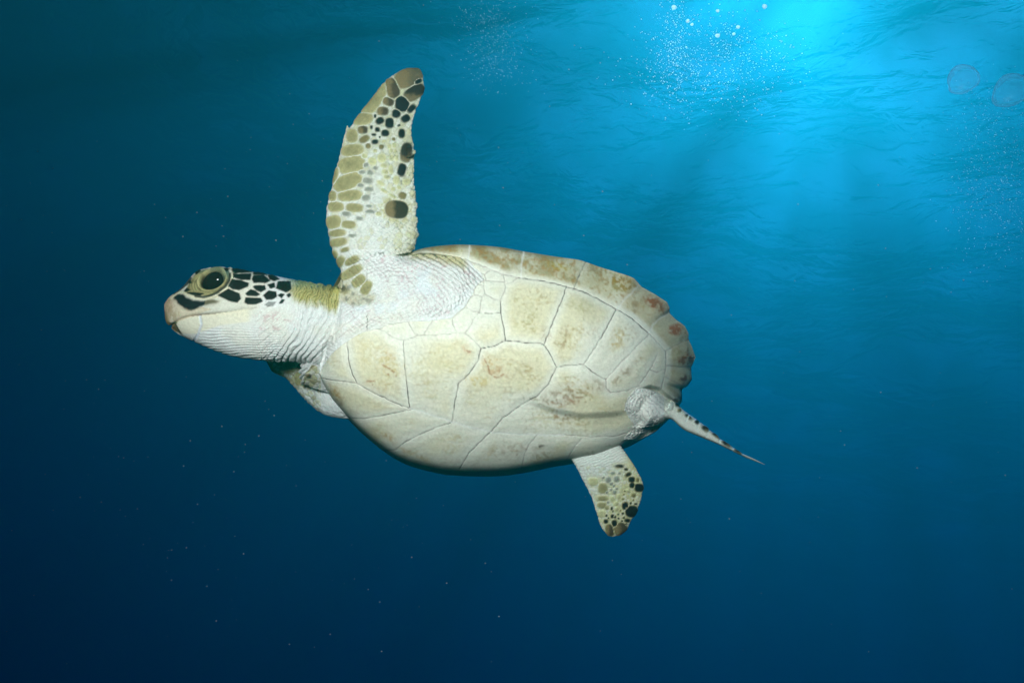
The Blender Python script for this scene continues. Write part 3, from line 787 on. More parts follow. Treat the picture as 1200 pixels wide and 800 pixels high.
# ---- flipper scales
def blobs(ox, oy, sc, rows):
    return [(ox + r[0] / sc, oy + r[1] / sc, r[2] / sc, r[3] / sc, (r[4] if len(r) > 5 else 0), r[-1]) for r in rows]
FL = blobs(370, 70, 8, [(870, 165, 118, 72, -25, 't'), (960, 205, 40, 25, -30, 'k'), (925, 310, 100, 58, -35, 'd'), (718, 268, 58, 88, -18, 'r'), (545, 370, 62, 150, 35, 'o'), (810, 415, 60, 66, 0, 'k'), (895, 460, 48, 28, -45, 'k'), (840, 552, 42, 34, -35, 'k'),
    (680, 395, 52, 38, 20, 'r'), (627, 485, 52, 38, 0, 'r'), (755, 507, 40, 38, 0, 'k'), (600, 575, 40, 30, -30, 'k'), (690, 595, 40, 47, 0, 'k'), (440, 555, 80, 50, -10, 'o'), (555, 532, 13, 19, 0, 'k'), (520, 635, 14, 20, 0, 'k'), (578, 655, 24, 23, 0, 'k'),
    (545, 703, 23, 13, 0, 'k'), (650, 690, 36, 31, 0, 'k'), (597, 725, 8, 12, 'k'), (555, 770, 31, 24, 0, 'k'), (780, 620, 17, 11, -20, 'k'), (805, 695, 32, 43, 0, 'k'), (730, 745, 17, 17, 'b'), (440, 660, 46, 36, 0, 'r'), (455, 745, 52, 30, -30, 'b'), (340, 715, 46, 56, 0, 'o'), (640, 765, 20, 14, 'y')])
FL += blobs(370, 150, 8, [(848, 232, 50, 88, 8, 'd'), (805, 395, 38, 62, 10, 'k'), (850, 505, 36, 30, 'y'), (755, 490, 28, 38, 'y'), (810, 635, 36, 32, 20, 'b'), (345, 210, 92, 48, -8, 'o'), (335, 345, 108, 66, -12, 'o'), (300, 505, 122, 62, -25, 'o'), (320, 635, 102, 45, -5, 'o'),
    (160, 640, 34, 46, 0, 'o'), (190, 740, 66, 42, 0, 'o'), (365, 750, 74, 37, 5, 'o'), (175, 450, 30, 78, 20, 'o'), (485, 495, 46, 27, 10, 'g'), (420, 540, 31, 18, 'g'), (500, 575, 43, 22, 'g'), (470, 655, 39, 27, -15, 'g'), (500, 735, 29, 14, 'g'), (435, 415, 33, 19, 'g'), (510, 420, 27, 22, 'g'),
    (590, 460, 36, 25, 'w'), (580, 680, 36, 28, 'w'), (490, 170, 25, 25, 'b'), (615, 180, 24, 23, 'b'), (555, 215, 20, 18, 'y'), (455, 265, 25, 24, 'y'), (530, 315, 38, 33, 'y'), (620, 285, 36, 38, 'y'), (690, 175, 18, 25, 'y'), (735, 165, 19, 23, 'y'), (705, 215, 16, 20, 'y'), (745, 220, 15, 19, 'y'), (710, 280, 20, 31, 'y'),
    (755, 280, 20, 31, 'y'), (640, 355, 32, 21, 20, 'y'), (650, 412, 31, 21, 20, 'y'), (665, 462, 30, 20, 20, 'y'), (725, 575, 21, 19, 'y'), (705, 390, 22, 42, 'y'), (470, 350, 27, 21, 'g'), (610, 520, 40, 18, 30, 'y'), (640, 590, 40, 16, 30, 'y'), (720, 640, 40, 16, 30, 'y'), (560, 380, 22, 16, 20, 'g'), (780, 560, 22, 16, 20, 'y')])
FL += blobs(370, 230, 8, [(755, 125, 98, 76, 5, 'e'), (170, 240, 64, 54, -15, 'o'), (310, 265, 64, 35, 5, 'o'), (205, 345, 75, 32, -5, 'o'), (215, 430, 76, 37, -10, 'o'), (275, 500, 42, 22, -15, 'o'), (180, 545, 28, 38, -20, 'o'), (230, 610, 34, 52, 30, 'o'), (340, 600, 68, 32, -25, 'o'), (335, 710, 100, 40, -30, 'o'),
    (405, 790, 62, 42, -40, 'o'), (290, 165, 46, 22, 10, 'g'), (410, 210, 35, 18, 10, 'g'), (345, 370, 41, 16, 'g'), (430, 325, 46, 26, 20, 'w'), (510, 145, 46, 17, 'g'), (590, 165, 31, 21, 'y')])
FL += blobs(370, 290, 8, [(475, 375, 40, 62, 25, 'o')])
LOWF = blobs(290, 380, 8, [(300, 355, 40, 28, 30, 'o'), (395, 400, 50, 50, -20, 'o'), (520, 405, 54, 33, 15, 'd'), (483, 505, 36, 58, -5, 'o'), (575, 480, 27, 25, 'r'), (560, 550, 18, 18, 'g')])
HINDF = blobs(660, 510, 6.15, [(492, 545, 42, 40, 'k'), (445, 505, 23, 29, 'k'), (410, 672, 48, 38, -35, 'r'), (335, 680, 28, 42, -15, 'r'), (370, 632, 21, 27, 'k'), (460, 610, 21, 16, 'k'), (545, 375, 31, 29, 'k'), (492, 318, 26, 21, 'k'), (495, 358, 21, 21, 'k'), (465, 282, 27, 16, -25, 'd'), (405, 221, 36, 14, 'd'), (452, 244, 15, 12, 'd'), (505, 430, 16, 17, 'b'),
    (308, 618, 18, 18, 'k'), (355, 580, 13, 16, 'k'), (350, 525, 9, 13, 'k'), (312, 575, 9, 11, 'k'), (328, 592, 7, 7, 'k'), (375, 586, 9, 11, 'k'), (397, 568, 7, 7, 'k'), (430, 562, 10, 9, 'k'), (435, 590, 9, 8, 'k'), (400, 595, 8, 7, 'k'), (430, 456, 9, 9, 'b'), (485, 487, 9, 9, 'k'), (520, 491, 13, 7, 'k'), (455, 636, 9, 6, 'k'), (425, 615, 9, 8, 'k'), (412, 540, 7, 7, 'b'),
    (360, 545, 7, 7, 'k'), (440, 480, 7, 7, 'b'), (505, 465, 7, 7, 'b'), (535, 320, 12, 18, 'b'), (285, 378, 30, 33, 'o'), (285, 450, 38, 19, 'o'), (278, 500, 31, 21, 'o'), (325, 318, 19, 21, 'g'), (383, 312, 19, 21, 'g'), (345, 345, 13, 12, 'g'), (370, 408, 13, 15, 'g'), (315, 410, 9, 8, 'g'), (385, 380, 10, 9, 'g'), (365, 360, 9, 11, 'g'), (345, 390, 10, 10, 'g'), (355, 268, 15, 10, 'g'),
    (405, 270, 10, 10, 'g'), (288, 300, 9, 9, 'g'), (278, 562, 24, 24, 'y'), (315, 520, 13, 15, 'o'), (350, 455, 15, 18, 'y'), (218, 330, 32, 26, 'y'), (322, 480, 9, 9, 'g'), (380, 490, 16, 16, 'y'), (400, 440, 14, 16, 'y'), (465, 400, 14, 14, 'y'), (385, 530, 12, 14, 'y'), (445, 400, 8, 8, 'b'), (435, 425, 7, 7, 'b'), (455, 560 - 40, 6, 6, 'b')])
EDGEF = blobs(720, 440, 6.667, [(495, 222, 24, 22, 'k'), (505, 272, 18, 15, 'b'), (575, 322, 36, 15, 35, 'd'), (642, 362, 20, 18, 45, 'k'), (707, 414, 37, 18, 38, 'd'), (788, 465, 36, 13, 38, 'd'), (872, 533, 46, 13, 35, 'd'), (962, 592, 42, 9, 32, 'd'), (430, 240, 28, 28, 'w')])
PIG = {'k': (.010, .009, .007), 'd': (.024, .019, .011), 'r': (.06, .045, .024), 'b': (.17, .14, .055), 'o': (.29, .265, .125), 'g': (.27, .275, .225), 'y': (.47, .46, .25), 'w': (.56, .58, .52), 't': (.11, .095, .05), 'e': (.03, .025, .012)}

def scales(rows, region, tag_name, groutc, edge=.14):
    global col, disp
    ids = np.where(region)[0]
    px_, py_ = x[ids] + 1.2 * (fbm(x[ids] / 6, y[ids] / 6, zz[ids] / 6, 71, 2) - .5), y[ids] + 1.2 * (fbm(x[ids] / 6, y[ids] / 6, zz[ids] / 6, 72, 2) - .5)
    e1 = np.full(len(ids), 9.0); e2 = e1.copy(); w1 = np.full(len(ids), -1)
    for k, (cx, cy, rx, ry, a, ty) in enumerate(rows):
        fat = 1.30 if ty in 'ogyt' else 1.2
        t = math.radians(a); dx, dy = px_ - cx, py_ - cy
        uu = np.abs(dx * math.cos(t) + dy * math.sin(t)) / (rx * fat); vv = np.abs(-dx * math.sin(t) + dy * math.cos(t)) / (ry * fat)
        e = (uu ** 2.6 + vv ** 2.6) ** (1 / 2.6)
        b1 = e < e1
        e2 = np.where(b1, e1, np.minimum(e2, e)); w1 = np.where(b1, k, w1); e1 = np.where(b1, e, e1)
    rmin = np.array([min(r[2], r[3]) for r in rows])[w1]
    soft = np.clip(1.5 / np.maximum(rmin, 1.0), .08, .6)
    inn = (1 - sm(1 - soft, 1 + .3 * soft, e1)) * sm(.02, edge, e2 - e1)
    near = 1 - sm(1.0, 1.9, e1)
    c = col[ids]
    g_ = np.array(groutc)
    c = c + (g_ - c) * (near * (1 - inn) * .6)[:, None]
    pg = np.array([PIG[r[5]] for r in rows])[w1]
    nn = fbm(x[ids] / 4, y[ids] / 4, zz[ids] / 4, 73, 3)
    pg = pg * (.72 + .56 * nn)[:, None]
    ty = np.array([r[5] for r in rows])[w1]
    # brown patches inside some of the scales
    side = (px_ - np.array([r[0] for r in rows])[w1]) / np.maximum(np.array([r[2] for r in rows])[w1], 1)
    up_ = (py_ - np.array([r[1] for r in rows])[w1]) / np.maximum(np.array([r[3] for r in rows])[w1], 1)
    brown = np.array([.20, .155, .07])
    m = np.where(np.isin(ty, ['r', 't']), 1 - sm(-.5, .35, side + .9 * (nn - .5)), 0) + np.where(ty == 'e', 1 - sm(-.55, .05, side + .5 * (nn - .5)), 0) + np.where(ty == 'd', sm(.0, .8, up_ + 1.2 * (nn - .5)) * .75, 0)
    pg = pg + (brown - pg) * np.clip(m, 0, 1)[:, None] * .85
    ol = np.isin(ty, ['o', 'g', 'y'])
    pg = np.where(ol[:, None], pg * (1.12 - .3 * sm(.3, .95, e1))[:, None] ** -1 * 1.0, pg)
    c = c + (pg - c) * inn[:, None]
    ring = (ty == 'e') * sm(.9, 1.0, e1) * (1 - sm(1.15, 1.4, e1))
    c = c + (np.array([.42, .38, .15]) - c) * (ring * .8)[:, None]
    col[ids] = c; scm[ids] = np.maximum(scm[ids], inn)
    disp[ids] += 1.1 * inn * (1 - .35 * sm(.2, .9, e1)) - .45 * near * (1 - inn)
    for k, r in enumerate(rows):
        if r[2] >= 4.2 and r[3] >= 2.6 or r[3] >= 4.2 and r[2] >= 2.6:
            sel = ids[(w1 == k) & (inn > .55)]
            pid[sel] = len(pieces); pieces.append((tag_name, k))

paint((1 - sm(110, 260, y)) * (x > 375) * (x < 505), (.42, .42, .27), .85)
paint((x > 440) * (x < 500) * (y > 150) * (y < 300) * sm(445, 475, x) * (zz > -45), (.50, .48, .28), .6)
regU = (x > 375) & (x < 505) & (y < 346) & ((y < 318) | (x > 392)) & (zz > -60)
tg_ = sm(95, 260, y[regU])[:, None]
tr_g = np.array([.36, .37, .24]) * (1 - tg_) + np.array([.60, .62, .56]) * tg_
scales(FL, regU, "scale", tr_g)
# net of fine creases over the blade
cb = np.abs(np.sin(np.pi * ((x * .75 + y * .65) / 5 + 2 * (N3(12, 81) - .5)))); cb2 = np.abs(np.sin(np.pi * ((x * .8 - y * .5) / 6 + 2 * (N3(12, 82) - .5))))
bl = (x > 420) & (x < 492) & (y > 165) & (y < 300) & (zz > -45)
cm = bl * sm(425, 450, x - (235 - y) * .1) * (pid < 0) * (1 - sm(.06, .32, np.minimum(cb, cb2))) * sm(.36, .55, N3(16, 83))
paint(cm, (.10, .11, .08), .8); disp -= cm * .6
blw = (x > 395) & (x < 492) & (y > 225) & (y < 312) & (zz > -45)
cw = np.abs(np.sin(np.pi * ((y - .62 * x) / 4.4 + 1.6 * (N3(14, 84) - .5))))
cwm = blw * (pid < 0) * sm(235, 265, y + .15 * (x - 430)) * sm(398, 425, x)
disp += cwm * .8 * (sm(0, .5, cw) - .6); paint(cwm * (1 - sm(.05, .3, cw)), (.30, .33, .34), .5)
# a net of small scales fills the skin between the large ones
def worley(px_, py_, size, seed):
    gx_, gy2 = px_ / size, py_ / size
    ix, iy = np.floor(gx_), np.floor(gy2)
    f1 = np.full(len(px_), 9.0); f2 = f1.copy(); idc = np.zeros(len(px_))
    for a in (-1, 0, 1):
        for b in (-1, 0, 1):
            cx_, cy_ = ix + a, iy + b
            h1 = hash3(cx_, cy_, cx_ * 0, seed); h2 = hash3(cx_, cy_, cx_ * 0, seed + 9)
            d_ = np.hypot(cx_ + .15 + .7 * h1 - gx_, cy_ + .15 + .7 * h2 - gy2)
            nb = d_ < f1
            f2 = np.where(nb, f1, np.minimum(f2, d_)); idc = np.where(nb, h1, idc); f1 = np.where(nb, d_, f1)
    return f2 - f1, idc
def netted(mask, size, seed, stretch, tints, k):
    global col, disp
    ids = np.where(mask & (scm < .25))[0]
    ca, sa = math.cos(stretch[0]), math.sin(stretch[0])
    uu = (x[ids] * ca + y[ids] * sa) / stretch[1]; vv = (-x[ids] * sa + y[ids] * ca)
    e, h = worley(uu + 1.5 * fbm(x[ids] / 8, y[ids] / 8, zz[ids] / 8, seed, 2), vv, size, seed)
    inn = sm(.06, .24, e)
    c = col[ids]; t_ = np.array(tints)[np.clip((h * len(tints)).astype(int), 0, len(tints) - 1)]
    c = c + (t_ - c) * (inn * k)[:, None]
    c = c + (np.array([.22, .23, .20]) - c) * ((1 - sm(.01, .10, e)) * .45)[:, None]
    col[ids] = c; disp[ids] += .5 * (inn - .6)
TN = [(.56, .56, .46), (.48, .47, .28), (.58, .60, .54), (.42, .41, .25), (.55, .57, .50)]
netted((y < 292) & (x > 378) & (x < 492) & (zz > -60), 6.0, 201, (math.radians(-55), 1.35), TN, .6)
scales(LOWF, (zz < -12) & (y > 422) & (x < 374) & isfr & (headm < .5), "scale", (.50, .45, .20))
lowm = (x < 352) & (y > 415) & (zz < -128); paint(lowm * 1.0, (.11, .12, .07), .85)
lfw = (x > 340) & (x < 420) & (y > 430) & (zz < -40)
disp += lfw * .9 * (sm(.2, .6, N3(4, 85)) - .5)
regH = (x > 668) & (x < 760) & (y > 522) & (zz > -95)
paint(regH * (.3 + .7 * sm(0, 1, (y - 545) / 60 + (x - 712) / 60)), (.52, .49, .24), .8)
paint((x > 668) * (y > 515) * (1 - sm(688, 735, x + .45 * (y - 540))) * (x < 760) * 1.0, (.62, .64, .58), .75)
paint(regH * sm(718, 738, x + .35 * (y - 560)) * (y > 528), (.50, .46, .19), .75)
scales(HINDF, regH, "scale", (.55, .53, .30))
hw = (x > 668) & (x < 735) & (y > 515) & (y < 548)
hwn = np.abs(np.sin(np.pi * ((x * .5 + y * 1.1) / 3.6 + 2 * (N3(9, 86) - .5))))
disp += hw * (1 - sm(536, 556, y)) * .9 * (hwn - .5); paint(hw * (1 - sm(530, 552, y)) * (1 - sm(.05, .4, hwn)), (.34, .34, .34), .5)
netted(regH & (y > 545), 4.2, 203, (0, 1), TN, .55)
paint(((x > 318) & (x < 372) & (y > 420) & (zz < -12) & (headm < .5) & (scm < .2) & (y < 452)) * 1.0, (.34, .28, .13), .8)
netted((x > 320) & (x < 376) & (y > 424) & (zz < -12) & (headm < .5), 5.0, 204, (.6, 1.2), TN + [(.30, .26, .14)], .75)
regE = (x > 778) & (x < 905) & (y > 462) & (y < 550)
paint(regE * 1.0, (.62, .62, .52), .7)
yt_ = np.interp(x, [789, 802, 822, 844, 870, 898], [468.5, 480.5, 494.5, 513.5, 530, 543.5]); ybo = np.interp(x, [786, 804, 825, 844, 860, 882, 898], [491, 505, 512.5, 521, 528.5, 538, 545])
ft = (y - yt_) / np.maximum(ybo - yt_, 1)
scales(EDGEF, regE & isfr, "scale", (.60, .62, .52))
paint(regE * sm(.80, 1.0, ft), (.20, .19, .12), .7)
for xx in (808, 821, 832, 845, 860, 871):
    yy = float(np.interp(xx, [789, 802, 822, 844, 870, 898], [468.5, 480.5, 494.5, 513.5, 530, 543.5]))
    d_ = seg_dist(P2, [(xx, yy - 1), (xx - 4, yy + 9)])
    paint(regE * (1 - sm(.5, 1.6, d_)), (.60, .66, .60), .85); disp -= regE * .4 * (1 - sm(.3, 1.4, d_))
# wrinkled pocket round the hind leg and tail
wk = (1 - sm(20, 30, np.hypot((x - 757) / 1.1, y - 482))) * isfr * (y < 520)
wkn = np.abs(np.sin(np.pi * ((x * .8 - y * .8) / 5.5 + 3 * (N3(9, 91) - .5)))); wkn2 = np.abs(np.sin(np.pi * ((x * .3 + y) / 6.5 + 3 * (N3(9, 92) - .5))))
wkm = np.minimum(wkn, wkn2 + .15)
disp += wk * .7 * (sm(0, .6, wkm) - .6); paint(wk * (1 - sm(.06, .42, wkm)), (.20, .18, .19), .6)
paint((x > 735) * (x < 785) * (1 - sm(4, 9, seg_dist(P2, [(768, 503), (778, 494), (772, 498)]))) * 1.0, (.06, .055, .04), .8)  # shade of the hollow between flipper base and rim, painted on
# backs of the flippers and head are darker olive
dors = (1 - sm(-.55, -.1, BN[:, 2])) * ((y < 300) | (y > 515) | (x < 330) | (x > 790))
paint(dors, (.10, .09, .045), .8)

disp += .28 * (n3 - .5)
BV = BV + BN * np.array([1, 1, 1.0]) * disp[:, None]
col = np.clip(col, .008, .8)

# ------------------------------------------------------------------ materials
def pigment_mat(name, rough, bump_scale, bump_dist, mott, spec=.1, sss=0.0):
    m, n, l = new_mat(name)
    at = n.new("ShaderNodeVertexColor"); at.layer_name = "Col"
    tc = n.new("ShaderNodeTexCoord")
    nz = n.new("ShaderNodeTexNoise"); nz.inputs["Scale"].default_value = bump_scale; nz.inputs["Detail"].default_value = 5
    l.new(tc.outputs["Object"], nz.inputs["Vector"])
    mr = n.new("ShaderNodeMapRange"); mr.inputs["From Min"].default_value = .3; mr.inputs["From Max"].default_value = .7
    mr.inputs["To Min"].default_value = 1 - mott; mr.inputs["To Max"].default_value = 1 + mott
    l.new(nz.outputs[0], mr.inputs[0])
    mul = n.new("ShaderNodeMix"); mul.data_type = 'RGBA'; mul.blend_type = 'MULTIPLY'; mul.inputs[0].default_value = 1
    cmb = n.new("ShaderNodeCombineColor")
    for i in range(3): l.new(mr.outputs[0], cmb.inputs[i])
    l.new(at.outputs[0], mul.inputs[6]); l.new(cmb.outputs[0], mul.inputs[7])
    bs = n.new("ShaderNodeBsdfPrincipled")
    l.new(mul.outputs[2], bs.inputs["Base Color"])
    bs.inputs["Roughness"].default_value = rough; bs.inputs["Specular IOR Level"].default_value = spec
    bp = n.new("ShaderNodeBump"); bp.inputs["Strength"].default_value = .5; bp.inputs["Distance"].default_value = bump_dist
    l.new(nz.outputs[0], bp.inputs["Height"]); l.new(bp.outputs[0], bs.inputs["Normal"])
    out = n.new("ShaderNodeOutputMaterial"); l.new(bs.outputs[0], out.inputs[0])
    return m
M_SKIN = pigment_mat("turtle_skin", .55, 420, .0006, .12, .10)
M_SHELL = pigment_mat("turtle_shell", .42, 300, .0005, .10, .12)

# ------------------------------------------------------------------ objects
ORIGIN = to_world(np.array([[600.0, 420.0, -80.0]]))[0]
turtle = bpy.data.objects.new("sea_turtle", None); COL.objects.link(turtle)
turtle.location = ORIGIN; turtle.empty_display_size = .1
turtle["label"] = "green sea turtle swimming with pale belly turned to the viewer and one flipper raised"
turtle["category"] = "sea turtle"

def place(name, P, faces, colors, mat, parent):
    o = mesh_obj(name, to_world(P) - ORIGIN, faces, mat, parent)
    if colors is not None:
        set_color(o.data, colors)
    return o

def sub(faces, P, C, name, mat, parent, lift=None):
    us, inv = np.unique(faces, return_inverse=True)
    Q = P[us].copy()
    if lift is not None:
        Q = Q + lift[us]
    return place(name, Q, inv.reshape(faces.shape).astype(np.int32), C[us], mat, parent)

def pieces_of(fs):
    '''split a set of faces into connected pieces'''
    us, inv = np.unique(fs, return_inverse=True); inv = inv.reshape(fs.shape)
    g = np.arange(len(us))
    while True:
        mn = g[inv].min(1); h = g.copy()
        np.minimum.at(h, inv.ravel(), np.repeat(mn, fs.shape[1])); h = h[h]
        if (h == g).all(): break
        g = h
    r = g[inv[:, 0]]
    return [fs[r == k] for k in np.unique(r)]

# winding: y is flipped by to_world so reverse the skin faces accordingly
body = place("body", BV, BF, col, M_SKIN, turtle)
fp = pid[BF]
same = (fp[:, 0] >= 0) & (fp == fp[:, :1]).all(1) & isfr[BF].all(1)
for k in range(len(pieces)):
    fs = BF[same & (fp[:, 0] == k)]
    if len(fs) > 12:
        fs = max(pieces_of(fs), key=len)
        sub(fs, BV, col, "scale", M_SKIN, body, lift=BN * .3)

# eye
def uv_ball(c, rx, ry, rz, rot, nu=40, nvv=24):
    a = np.linspace(0, 2 * np.pi, nu, endpoint=False); b = np.linspace(0.02, np.pi - .02, nvv)
    A, B = np.meshgrid(a, b)
    X_, Y_, Z_ = rx * np.sin(B) * np.cos(A), ry * np.sin(B) * np.sin(A), rz * np.cos(B)
    P = np.stack([c[0] + X_ * math.cos(rot) - Y_ * math.sin(rot), c[1] + X_ * math.sin(rot) + Y_ * math.cos(rot), c[2] + Z_], -1).reshape(-1, 3)
    i = np.arange(nu * nvv).reshape(nvv, nu)
    Fq = np.stack([i[:-1], np.roll(i[:-1], -1, 1), np.roll(i[1:], -1, 1), i[1:]], -1).reshape(-1, 4)
    return P, Fq
m, n, l = new_mat("eye_wet_black")
bs = n.new("ShaderNodeBsdfPrincipled"); bs.inputs["Base Color"].default_value = (.008, .007, .006, 1)
bs.inputs["Roughness"].default_value = .04; bs.inputs["Specular IOR Level"].default_value = .2
out = n.new("ShaderNodeOutputMaterial"); l.new(bs.outputs[0], out.inputs[0])
near = np.hypot(x - 249, y - 329) < 22
zt = np.percentile(zz[near & isfr], 60) if near.any() else 10
P, Fq = uv_ball((249.5, 329, zt - 9.0), 14.6, 11.0, 8.5, ea)
place("eye", P, Fq, None, m, body)

# shell: dome, and every scute of the underside as its own piece
rim = np.concatenate([idx[:, 0], idx[::-1, -1][1:-1]])
RP = SH[rim].copy(); RP[:, 2] = z_free[rim]
cen = np.array([598.0, 422.0, -100.0]); DIRV = np.array([0.0, -.40, -.917])
rings = []; RC = []
NS = 40
for s in np.linspace(0, 1, NS):
    if s == 0: k, h = 0.0, 0.0
    k = 1 - math.cos(s * math.pi / 2) ** .85; h = 125 * math.sin(s * math.pi / 2) ** 1.5
    k = .5 * k + .5 * s
    rings.append(RP + (cen - RP) * min(k, .995) + DIRV * h)
CVt = np.concatenate(rings); nr = len(rim)
ci = np.arange(NS * nr).reshape(NS, nr)
CF = np.stack([ci[:-1], np.roll(ci[:-1], -1, 1), np.roll(ci[1:], -1, 1), ci[1:]], -1).reshape(-1, 4)
qx, qy = CVt[:, 0], CVt[:, 1]
cn = fbm(qx / 18, qy / 18, CVt[:, 2] / 18, 101, 4); cn2 = fbm(qx / 50, qy / 6, CVt[:, 2] / 30, 102, 3)
cc = np.array([.085, .075, .035]) + (np.array([.20, .15, .055]) - np.array([.085, .075, .035])) * sm(.4, .65, cn * .6 + cn2 * .4)[:, None]
sx_ = np.abs(((qx - 400) / 82) % 1 - .5); gro = 1 - sm(.0, .035, .5 - sx_)
cc = cc * (1 - .6 * gro)[:, None]
carapace = place("carapace", CVt, CF, cc, M_SHELL, turtle)
carapace["label"] = "dark olive-brown domed upper shell with scalloped rim"

back = SH.copy(); back[:, 2] -= 3.0
stp = (slice(None, None, 4), slice(None, None, 4))
bi = idx[stp]
BFc = np.stack([bi[:-1, :-1], bi[:-1, 1:], bi[1:, 1:], bi[1:, :-1]], -1).reshape(-1, 4)
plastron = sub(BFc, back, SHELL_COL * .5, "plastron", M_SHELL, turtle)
plastron["label"] = "cream belly shell with dark seams between its plates"
fl = v_lab[SFACE]
flab = np.where((fl == fl[:, :1]).all(1), fl[:, 0], np.max(fl, 1))
n_sc = 0
for k in np.unique(flab):
    for fs in pieces_of(SFACE[flab == k]):
        us = np.unique(fs)
        if k > 0 and np.mean(md[us] > 0) > .6:
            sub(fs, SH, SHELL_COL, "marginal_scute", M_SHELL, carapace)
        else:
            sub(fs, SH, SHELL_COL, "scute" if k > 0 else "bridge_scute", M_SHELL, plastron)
        n_sc += 1
print("scutes", n_sc, "scale pieces", len(pieces))
if FLASH:
    tq = Vector(ORIGIN) - floc
    tq = tq + Vector(cam.rotation_euler.to_matrix() @ Vector((0.06, 0.0, 0.0)))
    flo.rotation_euler = (-tq).to_track_quat('Z', 'Y').to_euler()

# ------------------------------------------------------------------ bubbles and drifting specks
m, n, l = new_mat("air_bubble")
lw = n.new("ShaderNodeLayerWeight"); lw.inputs["Blend"].default_value = .5
fr = n.new("ShaderNodeMapRange"); fr.inputs["From Min"].default_value = .25; fr.inputs["From Max"].default_value = 1.0
fr.inputs["To Min"].default_value = .08; fr.inputs["To Max"].default_value = .7
l.new(lw.outputs["Facing"], fr.inputs[0])
tb = n.new("ShaderNodeBsdfTransparent"); gb = n.new("ShaderNodeBsdfGlossy"); gb.inputs["Roughness"].default_value = .3
gb.inputs["Color"].default_value = (.95, .98, 1, 1)
mb = n.new("ShaderNodeMixShader"); out = n.new("ShaderNodeOutputMaterial")
l.new(fr.outputs[0], mb.inputs[0]); l.new(tb.outputs[0], mb.inputs[1]); l.new(gb.outputs[0], mb.inputs[2]); tw = n.new("ShaderNodeBsdfTranslucent"); tw.inputs[0].default_value = (.95, .97, .98, 1)
ad = n.new("ShaderNodeAddShader"); gb.inputs["Color"].default_value = (.5, .5, .5, 1)
dw_ = n.new('ShaderNodeBsdfDiffuse'); dw_.inputs[0].default_value = (.6, .62, .63, 1)
l.new(dw_.outputs[0], ad.inputs[0]); l.new(tw.outputs[0], ad.inputs[1]); a2 = n.new("ShaderNodeAddShader"); gb.inputs["Roughness"].default_value = .35; gb.inputs["Color"].default_value = (.25, .3, .3, 1)
l.new(ad.outputs[0], a2.inputs[0]); l.new(gb.outputs[0], a2.inputs[1]); l.new(a2.outputs[0], mb.inputs[2])
l.new(mb.outputs[0], out.inputs[0])
M_BUB = m
m, n, l = new_mat("fine_bubbles")
bs = n.new("ShaderNodeBsdfDiffuse"); bs.inputs["Color"].default_value = (.62, .86, .90, 1)
tl_ = n.new("ShaderNodeBsdfTranslucent"); tl_.inputs[0].default_value = (.6, .62, .62, 1)
mb = n.new("ShaderNodeAddShader"); out = n.new("ShaderNodeOutputMaterial")
l.new(bs.outputs[0], mb.inputs[0]); l.new(tl_.outputs[0], mb.inputs[1]); l.new(mb.outputs[0], out.inputs[0])
M_FINE = m

def in_water(px_, py_, dist):
    """point in the water at a distance along the line of sight that the photograph gives for it"""
    d = np.array([(px_ - 600.0) / PXF, (400.0 - py_) / PXF, -1.0]) @ CAM_M.T
    return CAM_P + d * dist

def bubble(px_, py_, r_px, dist, squash, label, group):
    c = in_water(px_, py_, dist); r = r_px / PXF * dist
    nu, nvv = 32, 18
    a = np.linspace(0, 2 * np.pi, nu, endpoint=False); b = np.linspace(.02, np.pi - .02, nvv)
    A, B = np.meshgrid(a, b)
    cap = np.where(np.cos(B) < 0, squash, 1.0)          # rising bubbles are caps, flatter below
    wv = 1 + .07 * np.sin(3 * A + px_) * np.sin(B) + .08 * np.sin(2 * A + 2 * B + px_) + .02 * np.sin(7 * A + 5 * B)
    Pn = np.stack([r * np.sin(B) * np.cos(A) * wv, r * np.sin(B) * np.sin(A) * wv, r * np.cos(B) * cap * .68], -1).reshape(-1, 3)
    i = np.arange(nu * nvv).reshape(nvv, nu)
    Fq = np.stack([i[:-1], i[1:], np.roll(i[1:], -1, 1), np.roll(i[:-1], -1, 1)], -1).reshape(-1, 4)
    o = mesh_obj("air_bubble", Pn, Fq, M_BUB if r_px > 8 else M_FINE)
    o.location = c
    o["label"] = label; o["category"] = "bubble"; o["group"] = group
    return o
bubble(1128, 94, 17.5, 1.35, .4, "large domed air bubble on the side towards the small bright bubbles", "large domed bubbles")
bubble(1184, 107, 20, 1.35, .45, "large domed air bubble directly above the stream of fine bubbles", "large domed bubbles")
for (a, b, r) in [(790, 9, 2.8), (806, 25, 2.3), (811, 29, 1.8), (841, 13, 2.0), (896, 8, 2.8), (841, 42, 2.6), (865, 32, 2.2), (860, 40, 1.8)]:
    bubble(a, b, r, 1.15, .8, "small bright air bubble rising over the cloud of fine bubbles", "small bright bubbles")

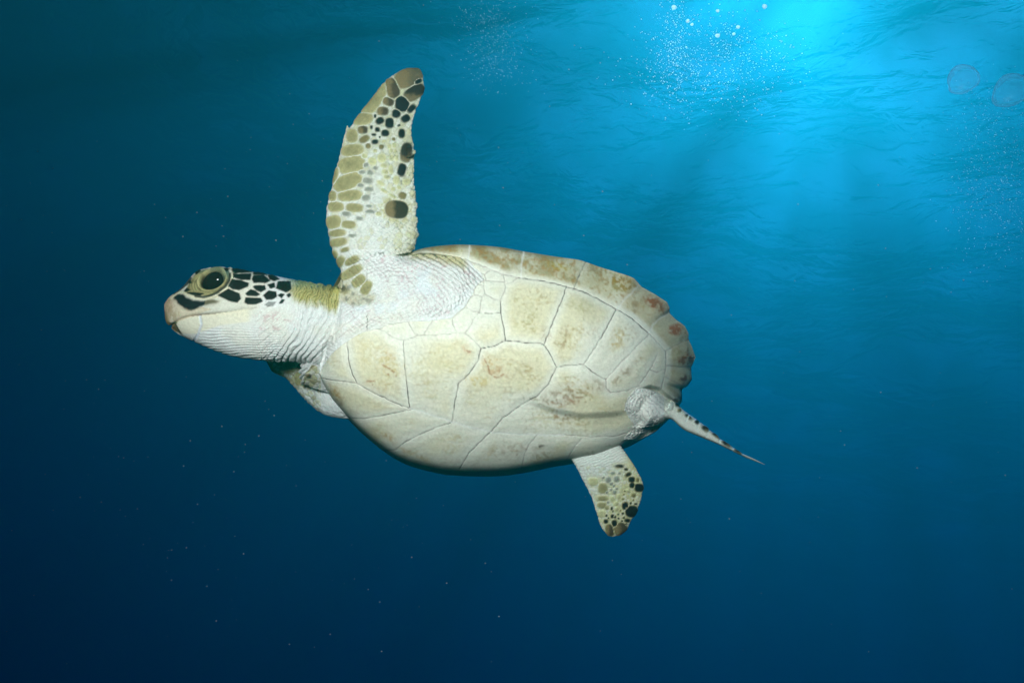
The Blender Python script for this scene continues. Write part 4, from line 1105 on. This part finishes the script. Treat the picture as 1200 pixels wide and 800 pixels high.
def plume(name, label_seed, spots, dist, n, r0, r1):
    """a cloud of fine bubbles nobody could count: many tiny octahedra in one mesh"""
    rng = np.random.RandomState(label_seed)
    oct_v = np.array([(1, 0, 0), (-1, 0, 0), (0, 1, 0), (0, -1, 0), (0, 0, 1), (0, 0, -1)], float)
    oct_f = np.array([(0, 2, 4), (2, 1, 4), (1, 3, 4), (3, 0, 4), (2, 0, 5), (1, 2, 5), (3, 1, 5), (0, 3, 5)])
    wts = np.array([s_[4] for s_ in spots], float); wts /= wts.sum()
    V, Fc = [], []
    for k in range(n):
        cx, cy, sx, sy, _ = spots[rng.choice(len(spots), p=wts)]
        px_, py_ = rng.normal(cx, sx), rng.normal(cy, sy)
        dd = dist + rng.normal(0, .10)
        r = (r0 + (r1 - r0) * rng.rand() ** 5) / PXF * dd
        V.append(in_water(px_, py_, dd) + oct_v * r); Fc.append(oct_f + 6 * k)
    o = mesh_obj(name, np.concatenate(V), np.concatenate(Fc), M_FINE)
    o["kind"] = "stuff"
    return o
plume("bubble_cloud", 5, [(790, 70, 22, 22, 2), (850, 60, 22, 26, 2), (820, 95, 45, 22, 2), (900, 70, 22, 22, 1), (800, 20, 16, 10, .5), (790, 50, 8, 30, 1)], 1.25, 5000, .10, .95)
plume("bubble_cloud", 6, [(585, 45, 20, 28, 2), (560, 20, 18, 18, 1), (575, 70, 16, 18, 1)], 1.35, 2200, .08, .5)
plume("bubble_cloud", 7, [(1185, 190, 28, 40, 2), (1150, 130, 16, 20, .5), (1180, 250, 30, 30, 1.2), (1140, 220, 18, 40, .7)], 1.35, 3500, .08, .65)
m, n, l = new_mat("marine_snow")
bs = n.new("ShaderNodeBsdfPrincipled"); bs.inputs["Base Color"].default_value = (.45, .5, .48, 1); bs.inputs["Roughness"].default_value = .8
out = n.new("ShaderNodeOutputMaterial"); l.new(bs.outputs[0], out.inputs[0])
M_FINE = m
plume("drifting_specks", 8, [(600, 420, 420, 260, 1), (250, 450, 260, 240, 1)], 1.3, 1600, .22, 1.0)
